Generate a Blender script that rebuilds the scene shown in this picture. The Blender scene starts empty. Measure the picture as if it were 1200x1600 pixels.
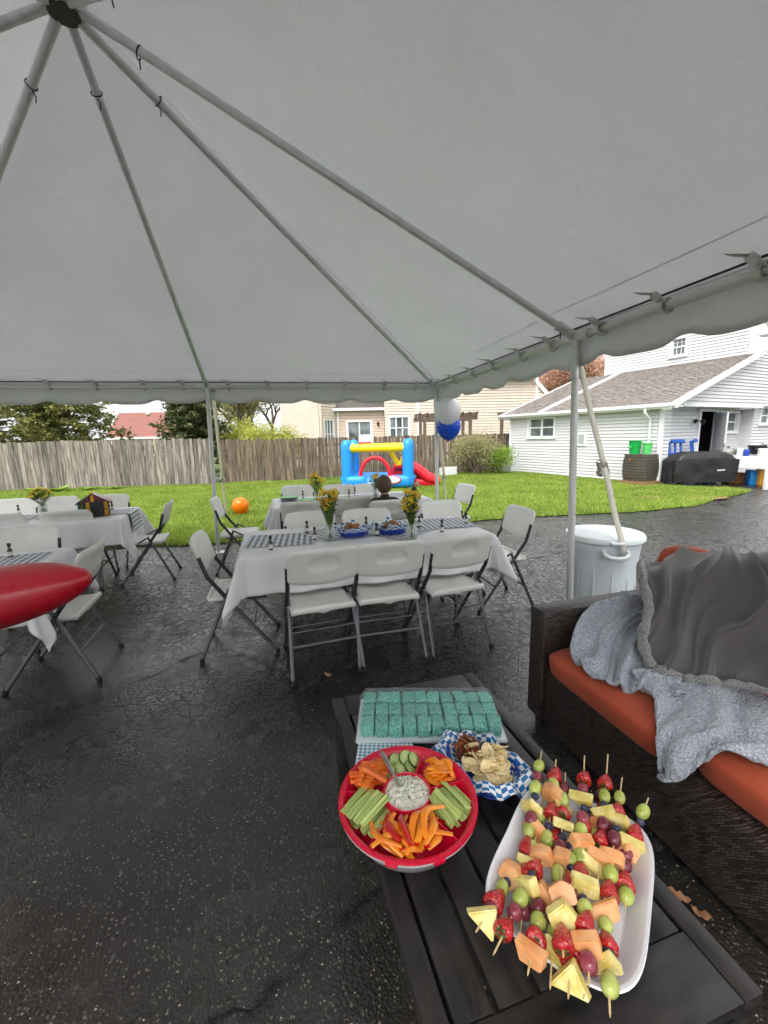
import bpy, bmesh, math, random
import numpy as np
from mathutils import Vector, Matrix, Euler
random.seed(7); rng = np.random.default_rng(7)
PI = math.pi
def rad(d): return math.radians(d)
S = bpy.context.scene
COL = S.collection

# ------------------------------------------------------------------ camera
cam_d = bpy.data.cameras.new('camera'); cam = bpy.data.objects.new('camera', cam_d); COL.objects.link(cam)
cam_d.sensor_fit = 'VERTICAL'; cam_d.sensor_height = 36; cam_d.lens = 658 / 1600 * 36
cam_d.clip_start = .02; cam_d.clip_end = 600
_p, _r = .1775, .023
_i0, _u0, _f = Vector((1, 0, 0)), Vector((0, math.sin(_p), math.cos(_p))), Vector((0, math.cos(_p), -math.sin(_p)))
_ix = _i0 * math.cos(_r) - _u0 * math.sin(_r); _iy = _u0 * math.cos(_r) + _i0 * math.sin(_r)
_m = Matrix((_ix, _iy, -_f)).transposed().to_4x4(); _m.translation = (0, 0, 1.5)
cam.matrix_world = _m; S.camera = cam
# ------------------------------------------------------------------ sky, sun, exposure
W = bpy.data.worlds.new('World'); S.world = W; W.use_nodes = True
nt = W.node_tree; bg = nt.nodes['Background']
sky = nt.nodes.new('ShaderNodeTexSky'); sky.sky_type = 'NISHITA'; sky.sun_disc = False
SUN_EL, SUN_AZ = rad(58), rad(205)
sky.sun_elevation = SUN_EL; sky.sun_rotation = SUN_AZ; sky.air_density = 1.0; sky.dust_density = 6.0; sky.ozone_density = 1.0
hs = nt.nodes.new('ShaderNodeHueSaturation'); hs.inputs['Saturation'].default_value = .12
nt.links.new(sky.outputs[0], hs.inputs['Color'])
cl = nt.nodes.new('ShaderNodeMix'); cl.data_type = 'RGBA'; cl.inputs[0].default_value = .62; cl.inputs[7].default_value = (4.1, 4.15, 4.25, 1)   # even cloud cover
nt.links.new(hs.outputs[0], cl.inputs[6]); nt.links.new(cl.outputs[2], bg.inputs[0])
bg.inputs[1].default_value = .13
sd = bpy.data.lights.new('sun', 'SUN'); sd.energy = .8; sd.angle = rad(35); sd.color = (1, .97, .93)
sun = bpy.data.objects.new('sun', sd); COL.objects.link(sun)
_d = Vector((math.sin(SUN_AZ) * math.cos(SUN_EL), math.cos(SUN_AZ) * math.cos(SUN_EL), math.sin(SUN_EL)))
sun.rotation_euler = (-_d).to_track_quat('-Z', 'Y').to_euler(); sun.location = _d * 40
vs = S.view_settings; vs.view_transform = 'Standard'; vs.look = 'None'; vs.gamma = 1; vs.exposure = 1.62; vs.use_curve_mapping = False
S.cycles.max_bounces = 6; S.cycles.transparent_max_bounces = 24; S.cycles.sample_clamp_indirect = 6
S.cycles.use_denoising = True; S.cycles.use_adaptive_sampling = True; S.cycles.adaptive_threshold = .035; S.cycles.adaptive_min_samples = 16; S.cycles.diffuse_bounces = 3; S.cycles.glossy_bounces = 3; S.cycles.transmission_bounces = 4; S.cycles.caustics_reflective = False; S.cycles.caustics_refractive = False

# ------------------------------------------------------------------ mesh helpers
def rot(rx=0, ry=0, rz=0): return Euler((rx, ry, rz)).to_matrix()
class MB:
    def __init__(s): s.v = []; s.f = []; s.uv = {}
    def add(s, vs, fs, uv=None):
        o = len(s.v); s.v += [tuple(v) for v in vs]; s.f += [tuple(i + o for i in f) for f in fs]
        if uv:
            for i, u in enumerate(uv): s.uv[o + i] = u
        return s
    def box(s, c, d, R=None):
        c = Vector(c); x, y, z = d[0] / 2, d[1] / 2, d[2] / 2
        P = [Vector((a * x, b * y, e * z)) for a in (-1, 1) for b in (-1, 1) for e in (-1, 1)]
        if R is not None: P = [R @ p for p in P]
        return s.add([p + c for p in P], [(0, 1, 3, 2), (4, 6, 7, 5), (0, 4, 5, 1), (2, 3, 7, 6), (0, 2, 6, 4), (1, 5, 7, 3)])
    def rbox(s, c, d, r, R=None, seg=2, fn=None):
        bm = bmesh.new(); bmesh.ops.create_cube(bm, size=1)
        for v in bm.verts: v.co = Vector((v.co.x * d[0], v.co.y * d[1], v.co.z * d[2]))
        bmesh.ops.bevel(bm, geom=list(bm.edges) + list(bm.verts), offset=min(r, .49 * min(d)), segments=seg, profile=.5, affect='EDGES')
        return s.bm(bm, c, R, fn)
    def bm(s, bm, c=(0, 0, 0), R=None, fn=None):
        c = Vector(c); bm.verts.index_update(); P = []
        for v in bm.verts:
            p = v.co.copy()
            if fn: p = Vector(fn(p))
            if R is not None: p = R @ p
            P.append(p + c)
        s.add(P, [[v.index for v in f.verts] for f in bm.faces]); bm.free(); return s
    def cyl(s, p0, p1, r0, r1=None, n=12, cap=True):
        return s.tube([p0, p1], [r0, r0 if r1 is None else r1], n, cap)
    def tube(s, pts, r, n=8, cap=True, closed=False, flat=1.0):
        pts = [Vector(p) for p in pts]; m = len(pts)
        rs = r if isinstance(r, (list, tuple)) else [r] * m
        T = []
        for i in range(m):
            a = pts[(i - 1) % m] if closed or i > 0 else pts[i]; b = pts[(i + 1) % m] if closed or i < m - 1 else pts[i]
            t = b - a; T.append(t.normalized() if t.length > 1e-9 else Vector((0, 0, 1)))
        up = Vector((0, 0, 1)) if abs(T[0].z) < .9 else Vector((1, 0, 0))
        u = T[0].cross(up).normalized(); V = []
        for i in range(m):
            u = (u - T[i] * u.dot(T[i])).normalized(); w = T[i].cross(u)
            for k in range(n):
                a = 2 * PI * k / n; V.append(pts[i] + u * math.cos(a) * rs[i] + w * math.sin(a) * rs[i] * flat)
        F = []
        for i in range(m if closed else m - 1):
            for k in range(n):
                a, b = i * n + k, i * n + (k + 1) % n; c, d = ((i + 1) % m) * n + (k + 1) % n, ((i + 1) % m) * n + k
                F.append((a, b, c, d))
        if cap and not closed: F += [tuple(range(n))[::-1], tuple((m - 1) * n + k for k in range(n))]
        return s.add(V, F)
    def lathe(s, prof, n=24, c=(0, 0, 0), R=None, sx=1., sy=1., fn=None, cap=True):
        c = Vector(c); V = []; F = []; m = len(prof)
        for r, z in prof:
            for k in range(n):
                a = 2 * PI * k / n; p = Vector((r * math.cos(a) * sx, r * math.sin(a) * sy, z))
                if fn: p = Vector(fn(p, a))
                if R is not None: p = R @ p
                V.append(p + c)
        for i in range(m - 1):
            for k in range(n): F.append((i * n + k, i * n + (k + 1) % n, (i + 1) * n + (k + 1) % n, (i + 1) * n + k))
        if cap and prof[0][0] > 1e-6: F.append(tuple(range(n))[::-1])
        if cap and prof[-1][0] > 1e-6: F.append(tuple((m - 1) * n + k for k in range(n)))
        return s.add(V, F)
    def ell(s, c, r, R=None, nu=12, nv=8, fn=None):
        prof = [(max(math.sin(PI * i / nv), 1e-7), -math.cos(PI * i / nv)) for i in range(nv + 1)]
        def g(p, a):
            p = Vector((p.x * r[0], p.y * r[1], p.z * r[2])); return fn(p) if fn else p
        return s.lathe(prof, nu, c, R, fn=g)
    def grid(s, fn, nu, nv, uv=True, closeu=False):
        V = []; U = []; F = []
        for j in range(nv + 1):
            for i in range(nu + (0 if closeu else 1)):
                V.append(fn(i / nu, j / nv)); U.append((i / nu, j / nv))
        w = nu if closeu else nu + 1
        for j in range(nv):
            for i in range(nu):
                a = j * w + i; b = j * w + (i + 1) % w; F.append((a, b, b + w, a + w))
        return s.add(V, F, U if uv else None)
    def prism(s, poly, z0, z1, T=None):
        n = len(poly); V = [Vector((x, y, z0)) for x, y in poly] + [Vector((x, y, z1)) for x, y in poly]
        if T is not None: V = [T @ v for v in V]
        return s.add(V, [tuple(range(n))[::-1], tuple(range(n, 2 * n))] + [(i, (i + 1) % n, n + (i + 1) % n, n + i) for i in range(n)])
    def mesh(s, name, smooth=35):
        me = bpy.data.meshes.new(name); me.from_pydata(s.v, [], s.f); 
        if s.uv:
            L = me.uv_layers.new(name='UVMap'); li = np.zeros(len(me.loops), int); me.loops.foreach_get('vertex_index', li)
            A = np.zeros((len(s.v), 2)); 
            for k, u in s.uv.items(): A[k] = u
            L.data.foreach_set('uv', A[li].ravel())
        if smooth:
            me.polygons.foreach_set('use_smooth', [True] * len(me.polygons))
            if smooth < 180: me.set_sharp_from_angle(angle=rad(smooth))
        me.update(); return me
    def build(s, name, mat, parent=None, smooth=35, loc=None, rz=None, solid=0):
        return put(name, s.mesh(name, smooth), mat, parent, loc, rz, solid)
def put(name, me, mat, parent=None, loc=None, R=None, solid=0, scale=None):
    o = bpy.data.objects.new(name, me); COL.objects.link(o)
    if mat is not None and len(me.materials) == 0: me.materials.append(mat)
    if parent is not None: o.parent = parent
    if loc is not None: o.location = loc
    if R is not None: o.rotation_euler = (0, 0, R) if isinstance(R, (int, float)) else R
    if scale is not None: o.scale = scale
    if solid:
        md = o.modifiers.new('thickness', 'SOLIDIFY'); md.thickness = solid; md.offset = 0
    return o
def tag(o, label=None, cat=None, group=None, kind=None):
    if label: o['label'] = label
    if cat: o['category'] = cat
    if group: o['group'] = group
    if kind: o['kind'] = kind
    return o
def thing(name, label, cat, loc=(0, 0, 0), rz=0, group=None):
    o = bpy.data.objects.new(name, None); COL.objects.link(o); o.location = loc
    o.rotation_euler = (0, 0, rz) if isinstance(rz, (int, float)) else rz
    o.empty_display_size = .1
    return tag(o, label, cat, group)
KIDS = {}
def copy_tree(o, loc=None, rz=None, label=None, group=None, parent=None):
    c = o.copy(); COL.objects.link(c); c.parent = parent
    if loc is not None: c.location = loc
    if rz is not None: c.rotation_euler = (0, 0, rz) if isinstance(rz, (int, float)) else rz
    if label: c['label'] = label
    if group: c['group'] = group
    for ch in o.children: copy_tree(ch, parent=c)
    return c
def smooth_grid(C, nu, nv):
    """Catmull-Rom surface through the control grid C[row][col], sampled (nv+1, nu+1, 3)"""
    A = np.array(C, float)
    def wts(n, m):
        Wm = np.zeros((m + 1, n))
        for k in range(m + 1):
            a = min(k / m * (n - 1), n - 1 - 1e-9); i = int(a); t = a - i
            for q, w in zip((i - 1, i, i + 1, i + 2), (-.5 * t + t * t - .5 * t ** 3, 1 - 2.5 * t * t + 1.5 * t ** 3, .5 * t + 2 * t * t - 1.5 * t ** 3, -.5 * t * t + .5 * t ** 3)):
                if q < 0: Wm[k, 0] += 2 * w; Wm[k, 1] -= w
                elif q >= n: Wm[k, n - 1] += 2 * w; Wm[k, n - 2] -= w
                else: Wm[k, q] += w
        return Wm
    return np.einsum('ja,abc,ib->jic', wts(A.shape[0], nv), A, wts(A.shape[1], nu))
from mathutils import noise as mnoise
def ns(x, y, z=0., s=1.): return mnoise.noise(Vector((x * s, y * s, z * s)))

# ------------------------------------------------------------------ materials
MATS = {}
def lin(c):
    if isinstance(c, str):
        v = [int(c[i:i + 2], 16) / 255 for i in (0, 2, 4)]
        return tuple(x / 12.92 if x < .04045 else ((x + .055) / 1.055) ** 2.4 for x in v)
    return c
class NT:
    def __init__(s, name):
        s.m = bpy.data.materials.new(name); s.m.use_nodes = True; s.t = s.m.node_tree; s.n = s.t.nodes; s.b = s.n['Principled BSDF']; s.out = s.n['Material Output']
    def N(s, typ, **kw):
        n = s.n.new('ShaderNode' + typ)
        for k, v in kw.items():
            if k in n.inputs.keys() if hasattr(n.inputs, 'keys') else False: n.inputs[k].default_value = v
            else: setattr(n, k, v)
        return n
    def L(s, a, b): s.t.links.new(a, b)
    def coord(s, kind='Object', stretch=None, rnd=True):
        tc = s.N('TexCoord'); v = tc.outputs[kind]
        if stretch: mp = s.N('Mapping'); mp.inputs['Scale'].default_value = stretch; s.L(v, mp.inputs[0]); v = mp.outputs[0]
        if rnd:
            oi = s.N('ObjectInfo'); mu = s.N('Math', operation='MULTIPLY'); mu.inputs[1].default_value = 37.; s.L(oi.outputs['Random'], mu.inputs[0])
            ad = s.N('VectorMath', operation='ADD'); s.L(v, ad.inputs[0]); s.L(mu.outputs[0], ad.inputs[1]); v = ad.outputs[0]
        return v
    def noise(s, v, scale, detail=4, rough=.55, dist=0):
        n = s.N('TexNoise'); n.inputs['Scale'].default_value = scale; n.inputs['Detail'].default_value = detail; n.inputs['Roughness'].default_value = rough; n.inputs['Distortion'].default_value = dist
        s.L(v, n.inputs['Vector']); return n.outputs['Fac']
    def ramp(s, fac, stops):
        r = s.N('ValToRGB'); e = r.color_ramp.elements
        while len(e) < len(stops): e.new(.5)
        for i, (p, c) in enumerate(stops):
            e[i].position = p; e[i].color = (c, c, c, 1) if isinstance(c, (int, float)) else (*c, 1)
        s.L(fac, r.inputs[0]); return r.outputs[0]
    def mix(s, fac, a, b, mode='MIX'):
        m = s.N('Mix', data_type='RGBA', blend_type=mode)
        for sock, val in ((m.inputs[0], fac), (m.inputs[6], a), (m.inputs[7], b)):
            if hasattr(val, 'is_output'): s.L(val, sock)
            else: sock.default_value = val if isinstance(val, (int, float)) else (*val, 1)
        return m.outputs[2]
    def math(s, op, a, b=None):
        m = s.N('Math', operation=op)
        for i, val in enumerate((a, b)):
            if val is None: continue
            if hasattr(val, 'is_output'): s.L(val, m.inputs[i])
            else: m.inputs[i].default_value = val
        return m.outputs[0]
    def bump(s, h, strength, dist=.01, prev=None):
        b = s.N('Bump'); b.inputs['Strength'].default_value = strength; b.inputs['Distance'].default_value = dist; s.L(h, b.inputs['Height'])
        if prev is not None: s.L(prev, b.inputs['Normal'])
        return b.outputs[0]
    def fin(s, col=None, rough=None, nrm=None, **kw):
        b = s.b
        if col is not None:
            if hasattr(col, 'is_output'): s.L(col, b.inputs['Base Color'])
            else: b.inputs['Base Color'].default_value = (*col, 1)
        if rough is not None:
            if hasattr(rough, 'is_output'): s.L(rough, b.inputs['Roughness'])
            else: b.inputs['Roughness'].default_value = rough
        if nrm is not None: s.L(nrm, b.inputs['Normal'])
        for k, v in kw.items(): b.inputs[k].default_value = v
        return s.m
def mk(name, col, rough=.5, var=.15, scale=6., bump=0., bscale=80., bdist=.004, metal=0., spec=.5, col2=None, rv=0., stretch=None, sss=0., coat=0., trans=0., detail=4, rvar=.12, sheen=0., transl=0.):
    t = NT(name); c = lin(col); v = t.coord(stretch=stretch)
    a = tuple(x * (1 - var) for x in c); b = lin(col2) if col2 is not None else tuple(min(x * (1 + var), 1) for x in c)
    n1 = t.noise(v, scale, detail); n1 = t.ramp(n1, [(.3, 0.), (.7, 1.)])
    cc = t.mix(n1, a, b)
    if rv:
        oi = t.N('ObjectInfo'); f = t.math('MULTIPLY_ADD', oi.outputs['Random'], 2 * rv); f.node.inputs[2].default_value = 1 - rv
        cc = t.mix(1., cc, f, 'MULTIPLY')
    rr = t.math('MULTIPLY_ADD', t.noise(v, scale * 2.3, 3), 2 * rvar); rr.node.inputs[2].default_value = max(rough - rvar, .02)
    nn = t.bump(t.noise(v, bscale, 5), bump, bdist) if bump else None
    m = t.fin(cc, rr, nn, Metallic=metal)
    t.b.inputs['Specular IOR Level'].default_value = spec
    if sss: t.b.inputs['Subsurface Weight'].default_value = sss; t.b.inputs['Subsurface Radius'].default_value = (.012, .006, .003); t.b.inputs['Subsurface Scale'].default_value = 1.
    if coat: t.b.inputs['Coat Weight'].default_value = coat; t.b.inputs['Coat Roughness'].default_value = .08
    if trans: t.b.inputs['Transmission Weight'].default_value = trans
    if sheen: t.b.inputs['Sheen Weight'].default_value = sheen; t.b.inputs['Sheen Roughness'].default_value = .5
    if transl:
        tr = t.N('BsdfTranslucent'); t.L(cc, tr.inputs[0]); ms = t.N('MixShader'); ms.inputs[0].default_value = transl
        t.L(t.b.outputs[0], ms.inputs[1]); t.L(tr.outputs[0], ms.inputs[2]); t.L(ms.outputs[0], t.out.inputs[0])
    MATS[name] = m; return m
def checks(name, dark, size, white='f2f4f6', plain=False, rough=.7, midmix=.5, transl=0.):
    """gingham (or plain chequer) in UV metres"""
    t = NT(name); tc = t.N('TexCoord'); sep = t.N('SeparateXYZ'); t.L(tc.outputs['UV'], sep.inputs[0])
    def sq(o): return t.math('GREATER_THAN', t.math('FRACT', t.math('MULTIPLY', o, 1 / (2 * size))), .5)
    a, b = sq(sep.outputs[0]), sq(sep.outputs[1])
    if plain: f = t.math('ABSOLUTE', t.math('SUBTRACT', a, b))
    else: f = t.math('MULTIPLY', t.math('ADD', a, b), .5); f = t.ramp(f, [(0., 0.), (.5, midmix), (1., 1.)])
    w = lin(white); n = t.noise(t.coord(), 30, 3); dk = t.mix(n, tuple(x * .8 for x in lin(dark)), tuple(min(x * 1.25, 1) for x in lin(dark)))
    c = t.mix(f, w, dk); m = t.fin(c, rough)
    if transl:
        tr = t.N('BsdfTranslucent'); t.L(c, tr.inputs[0]); ms = t.N('MixShader'); ms.inputs[0].default_value = transl
        t.L(t.b.outputs[0], ms.inputs[1]); t.L(tr.outputs[0], ms.inputs[2]); t.L(ms.outputs[0], t.out.inputs[0])
    MATS[name] = m; return m
def glass(name, col, rough=.03, alpha=.3, tint=1., fm=.9):
    """thin clear plastic or glass: mostly see-through with a reflection"""
    t = NT(name); t.b.inputs['Base Color'].default_value = (*lin(col), 1); t.b.inputs['Roughness'].default_value = rough
    tr = t.N('BsdfTransparent'); tr.inputs[0].default_value = (tint, tint, tint, 1)
    fr = t.N('Fresnel'); fr.inputs[0].default_value = 1.45
    n = t.bump(t.noise(t.coord(), 28, 6, .65), 1., .03) if 'wrap' in name else None
    if n is not None: t.L(n, t.b.inputs['Normal']); t.L(n, fr.inputs['Normal'])
    f = t.math('MULTIPLY_ADD', fr.outputs[0], fm); f.node.inputs[2].default_value = alpha; f.node.use_clamp = True
    ms = t.N('MixShader'); t.L(f, ms.inputs[0]); t.L(tr.outputs[0], ms.inputs[1]); t.L(t.b.outputs[0], ms.inputs[2]); t.L(ms.outputs[0], t.out.inputs[0])
    MATS[name] = t.m; return t.m
# tent and party kit
t = NT('tent_vinyl'); v = t.coord(rnd=False)
n = t.noise(v, 1.3, 5, .6, .6); w = t.noise(t.coord(stretch=(1, 1, 1), rnd=False), 9, 4, .6, 1.5)
c = t.mix(t.ramp(n, [(.35, 0.), (.7, 1.)]), (.765, .775, .775), (.81, .82, .82))
cr_ = t.ramp(t.noise(t.coord(stretch=(1.2, 5, 2), rnd=False), 3.2, 4, .6, 2.), [(.46, 0.), (.5, 1.), (.54, 0.)]); cr_ = t.math('MULTIPLY', cr_, t.ramp(n, [(.46, 0.), (.6, 1.)])); nb = t.bump(t.math('ADD', w, t.math('MULTIPLY', cr_, 1.3)), .34, .03); nb = t.bump(t.noise(v, 2.2, 3, .5, .8), .25, .08, nb)
t.fin(c, .34, nb); tr = t.N('BsdfTranslucent'); t.L(c, tr.inputs[0]); ms = t.N('MixShader'); ms.inputs[0].default_value = .37
t.L(t.b.outputs[0], ms.inputs[1]); t.L(tr.outputs[0], ms.inputs[2]); t.L(ms.outputs[0], t.out.inputs[0]); MATS['tent_vinyl'] = t.m
mk('galvanised', 'dfe1e1', .36, .10, 14, .05, 120, metal=.25)
mk('pole_white', 'd5d7d4', .35, .06, 9, 0, metal=.25)
mk('black_rubber', '151515', .6, .2, 20)
mk('webbing', 'ebe8dc', .75, .06, 30, .4, 400, .002, transl=.4)
mk('steel', 'a9a39b', .3, .2, 30, .1, 60, metal=.9)
mk('chair_plastic', 'e4e4de', .42, .03, 12, .12, 900, .0006, rvar=.05, sss=.0)
mk('chair_metal', '64666a', .38, .1, 18, .05, 200, metal=.55)
mk('chair_dark', '2b2b2d', .5, .15, 20)
mk('table_plastic', 'c9c9c4', .5, .05, 10)
mk('white_cloth', 'fbfbff', .5, .03, 5, .25, 18, .006, transl=.18, rvar=.05)
_t = MATS['white_cloth'].node_tree; _b = [q for q in _t.nodes if q.type == 'BUMP'][0]; _c = _t.nodes.new('ShaderNodeTexCoord'); _s = _t.nodes.new('ShaderNodeSeparateXYZ'); _t.links.new(_c.outputs['UV'], _s.inputs[0]); _h = []
for _i, _k in ((0, 9.), (1, 5.)):   # packing creases
    _p1 = _t.nodes.new('ShaderNodeMath'); _p1.operation = 'PINGPONG'; _p1.inputs[1].default_value = .5 / _k; _t.links.new(_s.outputs[_i], _p1.inputs[0]); _p2 = _t.nodes.new('ShaderNodeMath'); _p2.operation = 'LESS_THAN'; _p2.inputs[1].default_value = .0028 * (1 if _i == 0 else 1.8); _t.links.new(_p1.outputs[0], _p2.inputs[0]); _h.append(_p2)
_mx = _t.nodes.new('ShaderNodeMath'); _mx.operation = 'MAXIMUM'; _t.links.new(_h[0].outputs[0], _mx.inputs[0]); _t.links.new(_h[1].outputs[0], _mx.inputs[1]); _b2 = _t.nodes.new('ShaderNodeBump'); _b2.inputs['Strength'].default_value = .5; _b2.inputs['Distance'].default_value = .004; _t.links.new(_mx.outputs[0], _b2.inputs['Height']); _t.links.new(_b.outputs[0], _b2.inputs['Normal']); _t.links.new(_b2.outputs[0], _t.nodes['Principled BSDF'].inputs['Normal'])
checks('gingham_navy', '27304f', .022)
checks('gingham_teal', '3f86a8', .0075)
checks('chequer_blue', '1f73b4', .016, plain=True, rough=.55, transl=.15)
glass('jar_glass', 'dfe8e4', .02, .10)
glass('wrap_film', 'f6f8fa', .07, .0, fm=.42)
glass('clear_plastic', 'ded6d9', .25, .72)
mk('stem_green', '4f6b2c', .6, .25, 20)
mk('leaf_green', '3f5c26', .55, .35, 25, col2='6d8438', transl=.2)
mk('petal_yellow', 'ffcf18', .6, .10, 40, col2='ffec62', rv=.12, transl=.4)
mk('petal_cream', 'd9cf9f', .6, .2, 40, col2='efe6c4', transl=.15)
mk('flower_eye', 'b9791a', .8, .3, 60)
mk('petal_rust', 'b07a1c', .6, .3, 40, col2='d0a22c')
mk('bottle_green', '1e2a1c', .12, .2, 30, coat=.6)
mk('bottle_clear', 'a9b0a6', .15, .1, 30, coat=.5)
mk('black_plastic', '101011', .35, .2, 30)
mk('label_white', 'd8d8d0', .6, .1, 60)
mk('blue_plastic', '1f3f9e', .35, .1, 20)
mk('bread', 'c68a4a', .65, .3, 40, .4, 120, col2='8f5426')
mk('trash_white', 'e0e9ec', .4, .04, 6, .05, 60)
mk('trash_lid', 'dfe5e6', .38, .03, 6, .05, 60)
mk('balloon_white', 'f4f4f2', .22, .02, 4, transl=.45)
mk('balloon_blue', '1456d8', .18, .05, 4, transl=.2)
mk('balloon_orange', 'f37f0e', .2, .05, 4, transl=.2)
mk('foil_red', 'bd1128', .3, .06, 3, coat=.3)
# food and lounge
mk('wood_black', '121111', .34, .3, 6, .35, 60, .002, stretch=(1.6, 5, 5), col2='2f2b29', rv=.2, detail=9)
mk('cushion_rust', 'ae4a2b', .85, .08, 4, .3, 500, .001, sheen=.1)
t = NT('wicker'); v = t.coord(rnd=False); 
wv = t.N('TexBrick'); wv.inputs['Scale'].default_value = 24.; wv.inputs['Mortar Size'].default_value = .035; wv.inputs['Brick Width'].default_value = .6; wv.inputs['Row Height'].default_value = .25
sp = t.N('SeparateXYZ'); t.L(v, sp.inputs[0]); cb = t.N('CombineXYZ'); t.L(t.math('ADD', sp.outputs[0], sp.outputs[1]), cb.inputs[0]); t.L(t.math('ADD', sp.outputs[2], t.math('MULTIPLY', sp.outputs[1], .999)), cb.inputs[1]); t.L(cb.outputs[0], wv.inputs[0])
wv.inputs['Color1'].default_value = (.02, .014, .012, 1); wv.inputs['Color2'].default_value = (.095, .072, .063, 1); wv.inputs['Mortar'].default_value = (.004, .003, .003, 1)
MATS['wicker'] = t.fin(wv.outputs['Color'], .36, t.bump(t.math('SUBTRACT', 1., wv.outputs['Fac']), 1., .009))
def fuzzy(name, c1, c2, sc):
    t = NT(name); v = t.coord(rnd=False); vo = t.N('TexVoronoi'); vo.inputs['Scale'].default_value = sc; vo.inputs['Randomness'].default_value = 1; 
    ds = t.mix(.05, v, t.N('TexNoise', Scale=sc * .6).outputs['Color']) if False else v
    t.L(ds, vo.inputs['Vector']); n = t.noise(v, sc * .7, 4, .6, 1.)
    f = t.math('ADD', t.math('MULTIPLY', vo.outputs['Distance'], .7), t.math('MULTIPLY', n, .6))
    c = t.mix(t.ramp(f, [(.35, 0.), (.85, 1.)]), lin(c2), lin(c1)); m = t.fin(c, .95, t.bump(t.math('SUBTRACT', 1., f), .9, .012)); t.b.inputs['Sheen Weight'].default_value = .35; MATS[name] = m
fuzzy('sherpa_blue', '9aa2b0', 'd3d8df', 130)
fuzzy('sherpa_grey', '8a8886', 'b5b3b0', 130)
mk('fleece_dark', '5a5755', .85, .12, 5, .15, 300, .001, sheen=.5)
mk('porcelain', 'e8e8ee', .18, .01, 3, coat=.4, rvar=.03)
mk('tray_red', 'd20e36', .25, .06, 8, coat=.3)
mk('dip', 'e3e2d3', .5, .05, 20, .5, 90, .004)
mk('herb', '4d6b33', .6, .2, 40)
mk('carrot', 'e2570f', .45, .15, 40, .3, 160, .002, col2='f0812a', rv=.1, sss=.1)
mk('celery', 'a3bd55', .4, .2, 10, .35, 60, .002, col2='c9d68c', rv=.15, stretch=(1, 14, 14), sss=.1)
mk('celery_end', 'cdd99a', .5, .1, 40, rv=.1)
mk('pepper_red', 'c3160c', .2, .12, 18, .08, 30, coat=.3, rv=.1, sss=.08)
mk('pepper_orange', 'ee7a0c', .22, .12, 18, .08, 30, coat=.3, rv=.1, col2='f79a1e', sss=.08)
mk('pepper_yellow', 'f4a012', .22, .12, 18, .08, 30, coat=.3, col2='f9bb3a', sss=.08)
mk('cucumber_skin', '2c4a1d', .35, .3, 30)
t = NT('cucumber_flesh'); v = t.coord(rnd=False); ln = t.N('VectorMath', operation='LENGTH'); t.L(v, ln.inputs[0])
MATS['cucumber_flesh'] = t.fin(t.mix(t.ramp(t.math('ADD', t.math('MULTIPLY', ln.outputs['Value'], 40.), t.math('MULTIPLY', t.noise(v, 260, 2), .35)), [(.35, 0.), (.75, 1.)]), lin('cfd69a'), lin('a8c272')), .35)
mk('chip', 'f5d288', .6, .2, 60, .25, 200, .002, col2='fff0c4', rv=.08)
mk('pretzel', '6d3314', .35, .3, 60, .2, 150, col2='8f4a1e', rv=.2)
mk('krispie', '4fc4ad', .5, .3, 150, 1., 130, .008, col2='a9efe0', rv=.12, detail=2)
mk('paper_blue', 'e9eef2', .7, .05, 20)
mk('grape_green', 'a3b346', .25, .2, 25, col2='c2cb72', rv=.15, sss=.3, coat=.2)
mk('grape_red', '6b1c30', .25, .35, 30, col2='93404c', rv=.25, sss=.15, coat=.15)
t = NT('strawberry'); v = t.coord(); vo = t.N('TexVoronoi'); vo.inputs['Scale'].default_value = 190.; t.L(v, vo.inputs['Vector'])
sd_ = t.ramp(vo.outputs['Distance'], [(.12, 1.), (.26, 0.)]); base = t.mix(t.noise(v, 30, 3), lin('8e0a16'), lin('d0222a'))
MATS['strawberry'] = t.fin(t.mix(sd_, base, lin('c9903f')), .25, t.bump(vo.outputs['Distance'], .5, .004)); t.b.inputs['Coat Weight'].default_value = .3
mk('calyx', '3d5a24', .6, .3, 60)
mk('blueberry', '20233a', .5, .4, 60, col2='444a66', rv=.2)
mk('pineapple', 'e9cf5c', .4, .18, 45, .5, 130, .003, col2='f6e9a6', rv=.1)
mk('melon', 'ef9a55', .42, .14, 28, .25, 110, .002, col2='f7c08a', rv=.1)
mk('skewer_wood', 'd9bd8a', .6, .15, 60)
# outdoors
mk('fence_wood', '5a5149', .8, .3, 3., .45, 60, .006, stretch=(6, 6, .6), col2='a29990', rv=.4)
mk('fence_wood_dark', '3c3028', .8, .3, 3.4, .45, 60, .006, stretch=(7, 7, .45), col2='8f7d6c', rv=.36)
mk('siding_white', 'd6d7d8', .5, .04, 2, .05, 30, rv=.03)
mk('siding_tan', 'd9cabb', .55, .05, 2, .05, 30)
mk('siding_pink', 'd6c0b0', .55, .05, 2)
mk('trim_white', 'ecedee', .45, .03, 4)
mk('shingle_grey', '6b645f', .85, .35, 9, .4, 160, .004, col2='8f8780', rv=.15)
mk('shingle_dark', '55504c', .85, .3, 22, .4, 160, .004, col2='6b655f')
mk('shingle_red', '8e5f57', .85, .2, 10, .4, 160, .004)
mk('window_glass', '3a4146', .06, .4, 1.5, spec=.8, col2='8b9498')
mk('curtain', 'a9adb0', .8, .2, 3, stretch=(12, 12, .5))
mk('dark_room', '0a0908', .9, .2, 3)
mk('brown_plastic', '4b443d', .55, .15, 8, .1, 60)
mk('green_bin', '12a04a', .35, .1, 8)
mk('green_light', '58c26a', .4, .1, 8)
mk('blue_resin', '1c56b0', .4, .12, 10)
mk('grill_cover', '1c1c1e', .55, .25, 5, .25, 40, .004)
mk('pergola_wood', '6e5f52', .8, .3, 5, stretch=(1, 6, 6))
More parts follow.
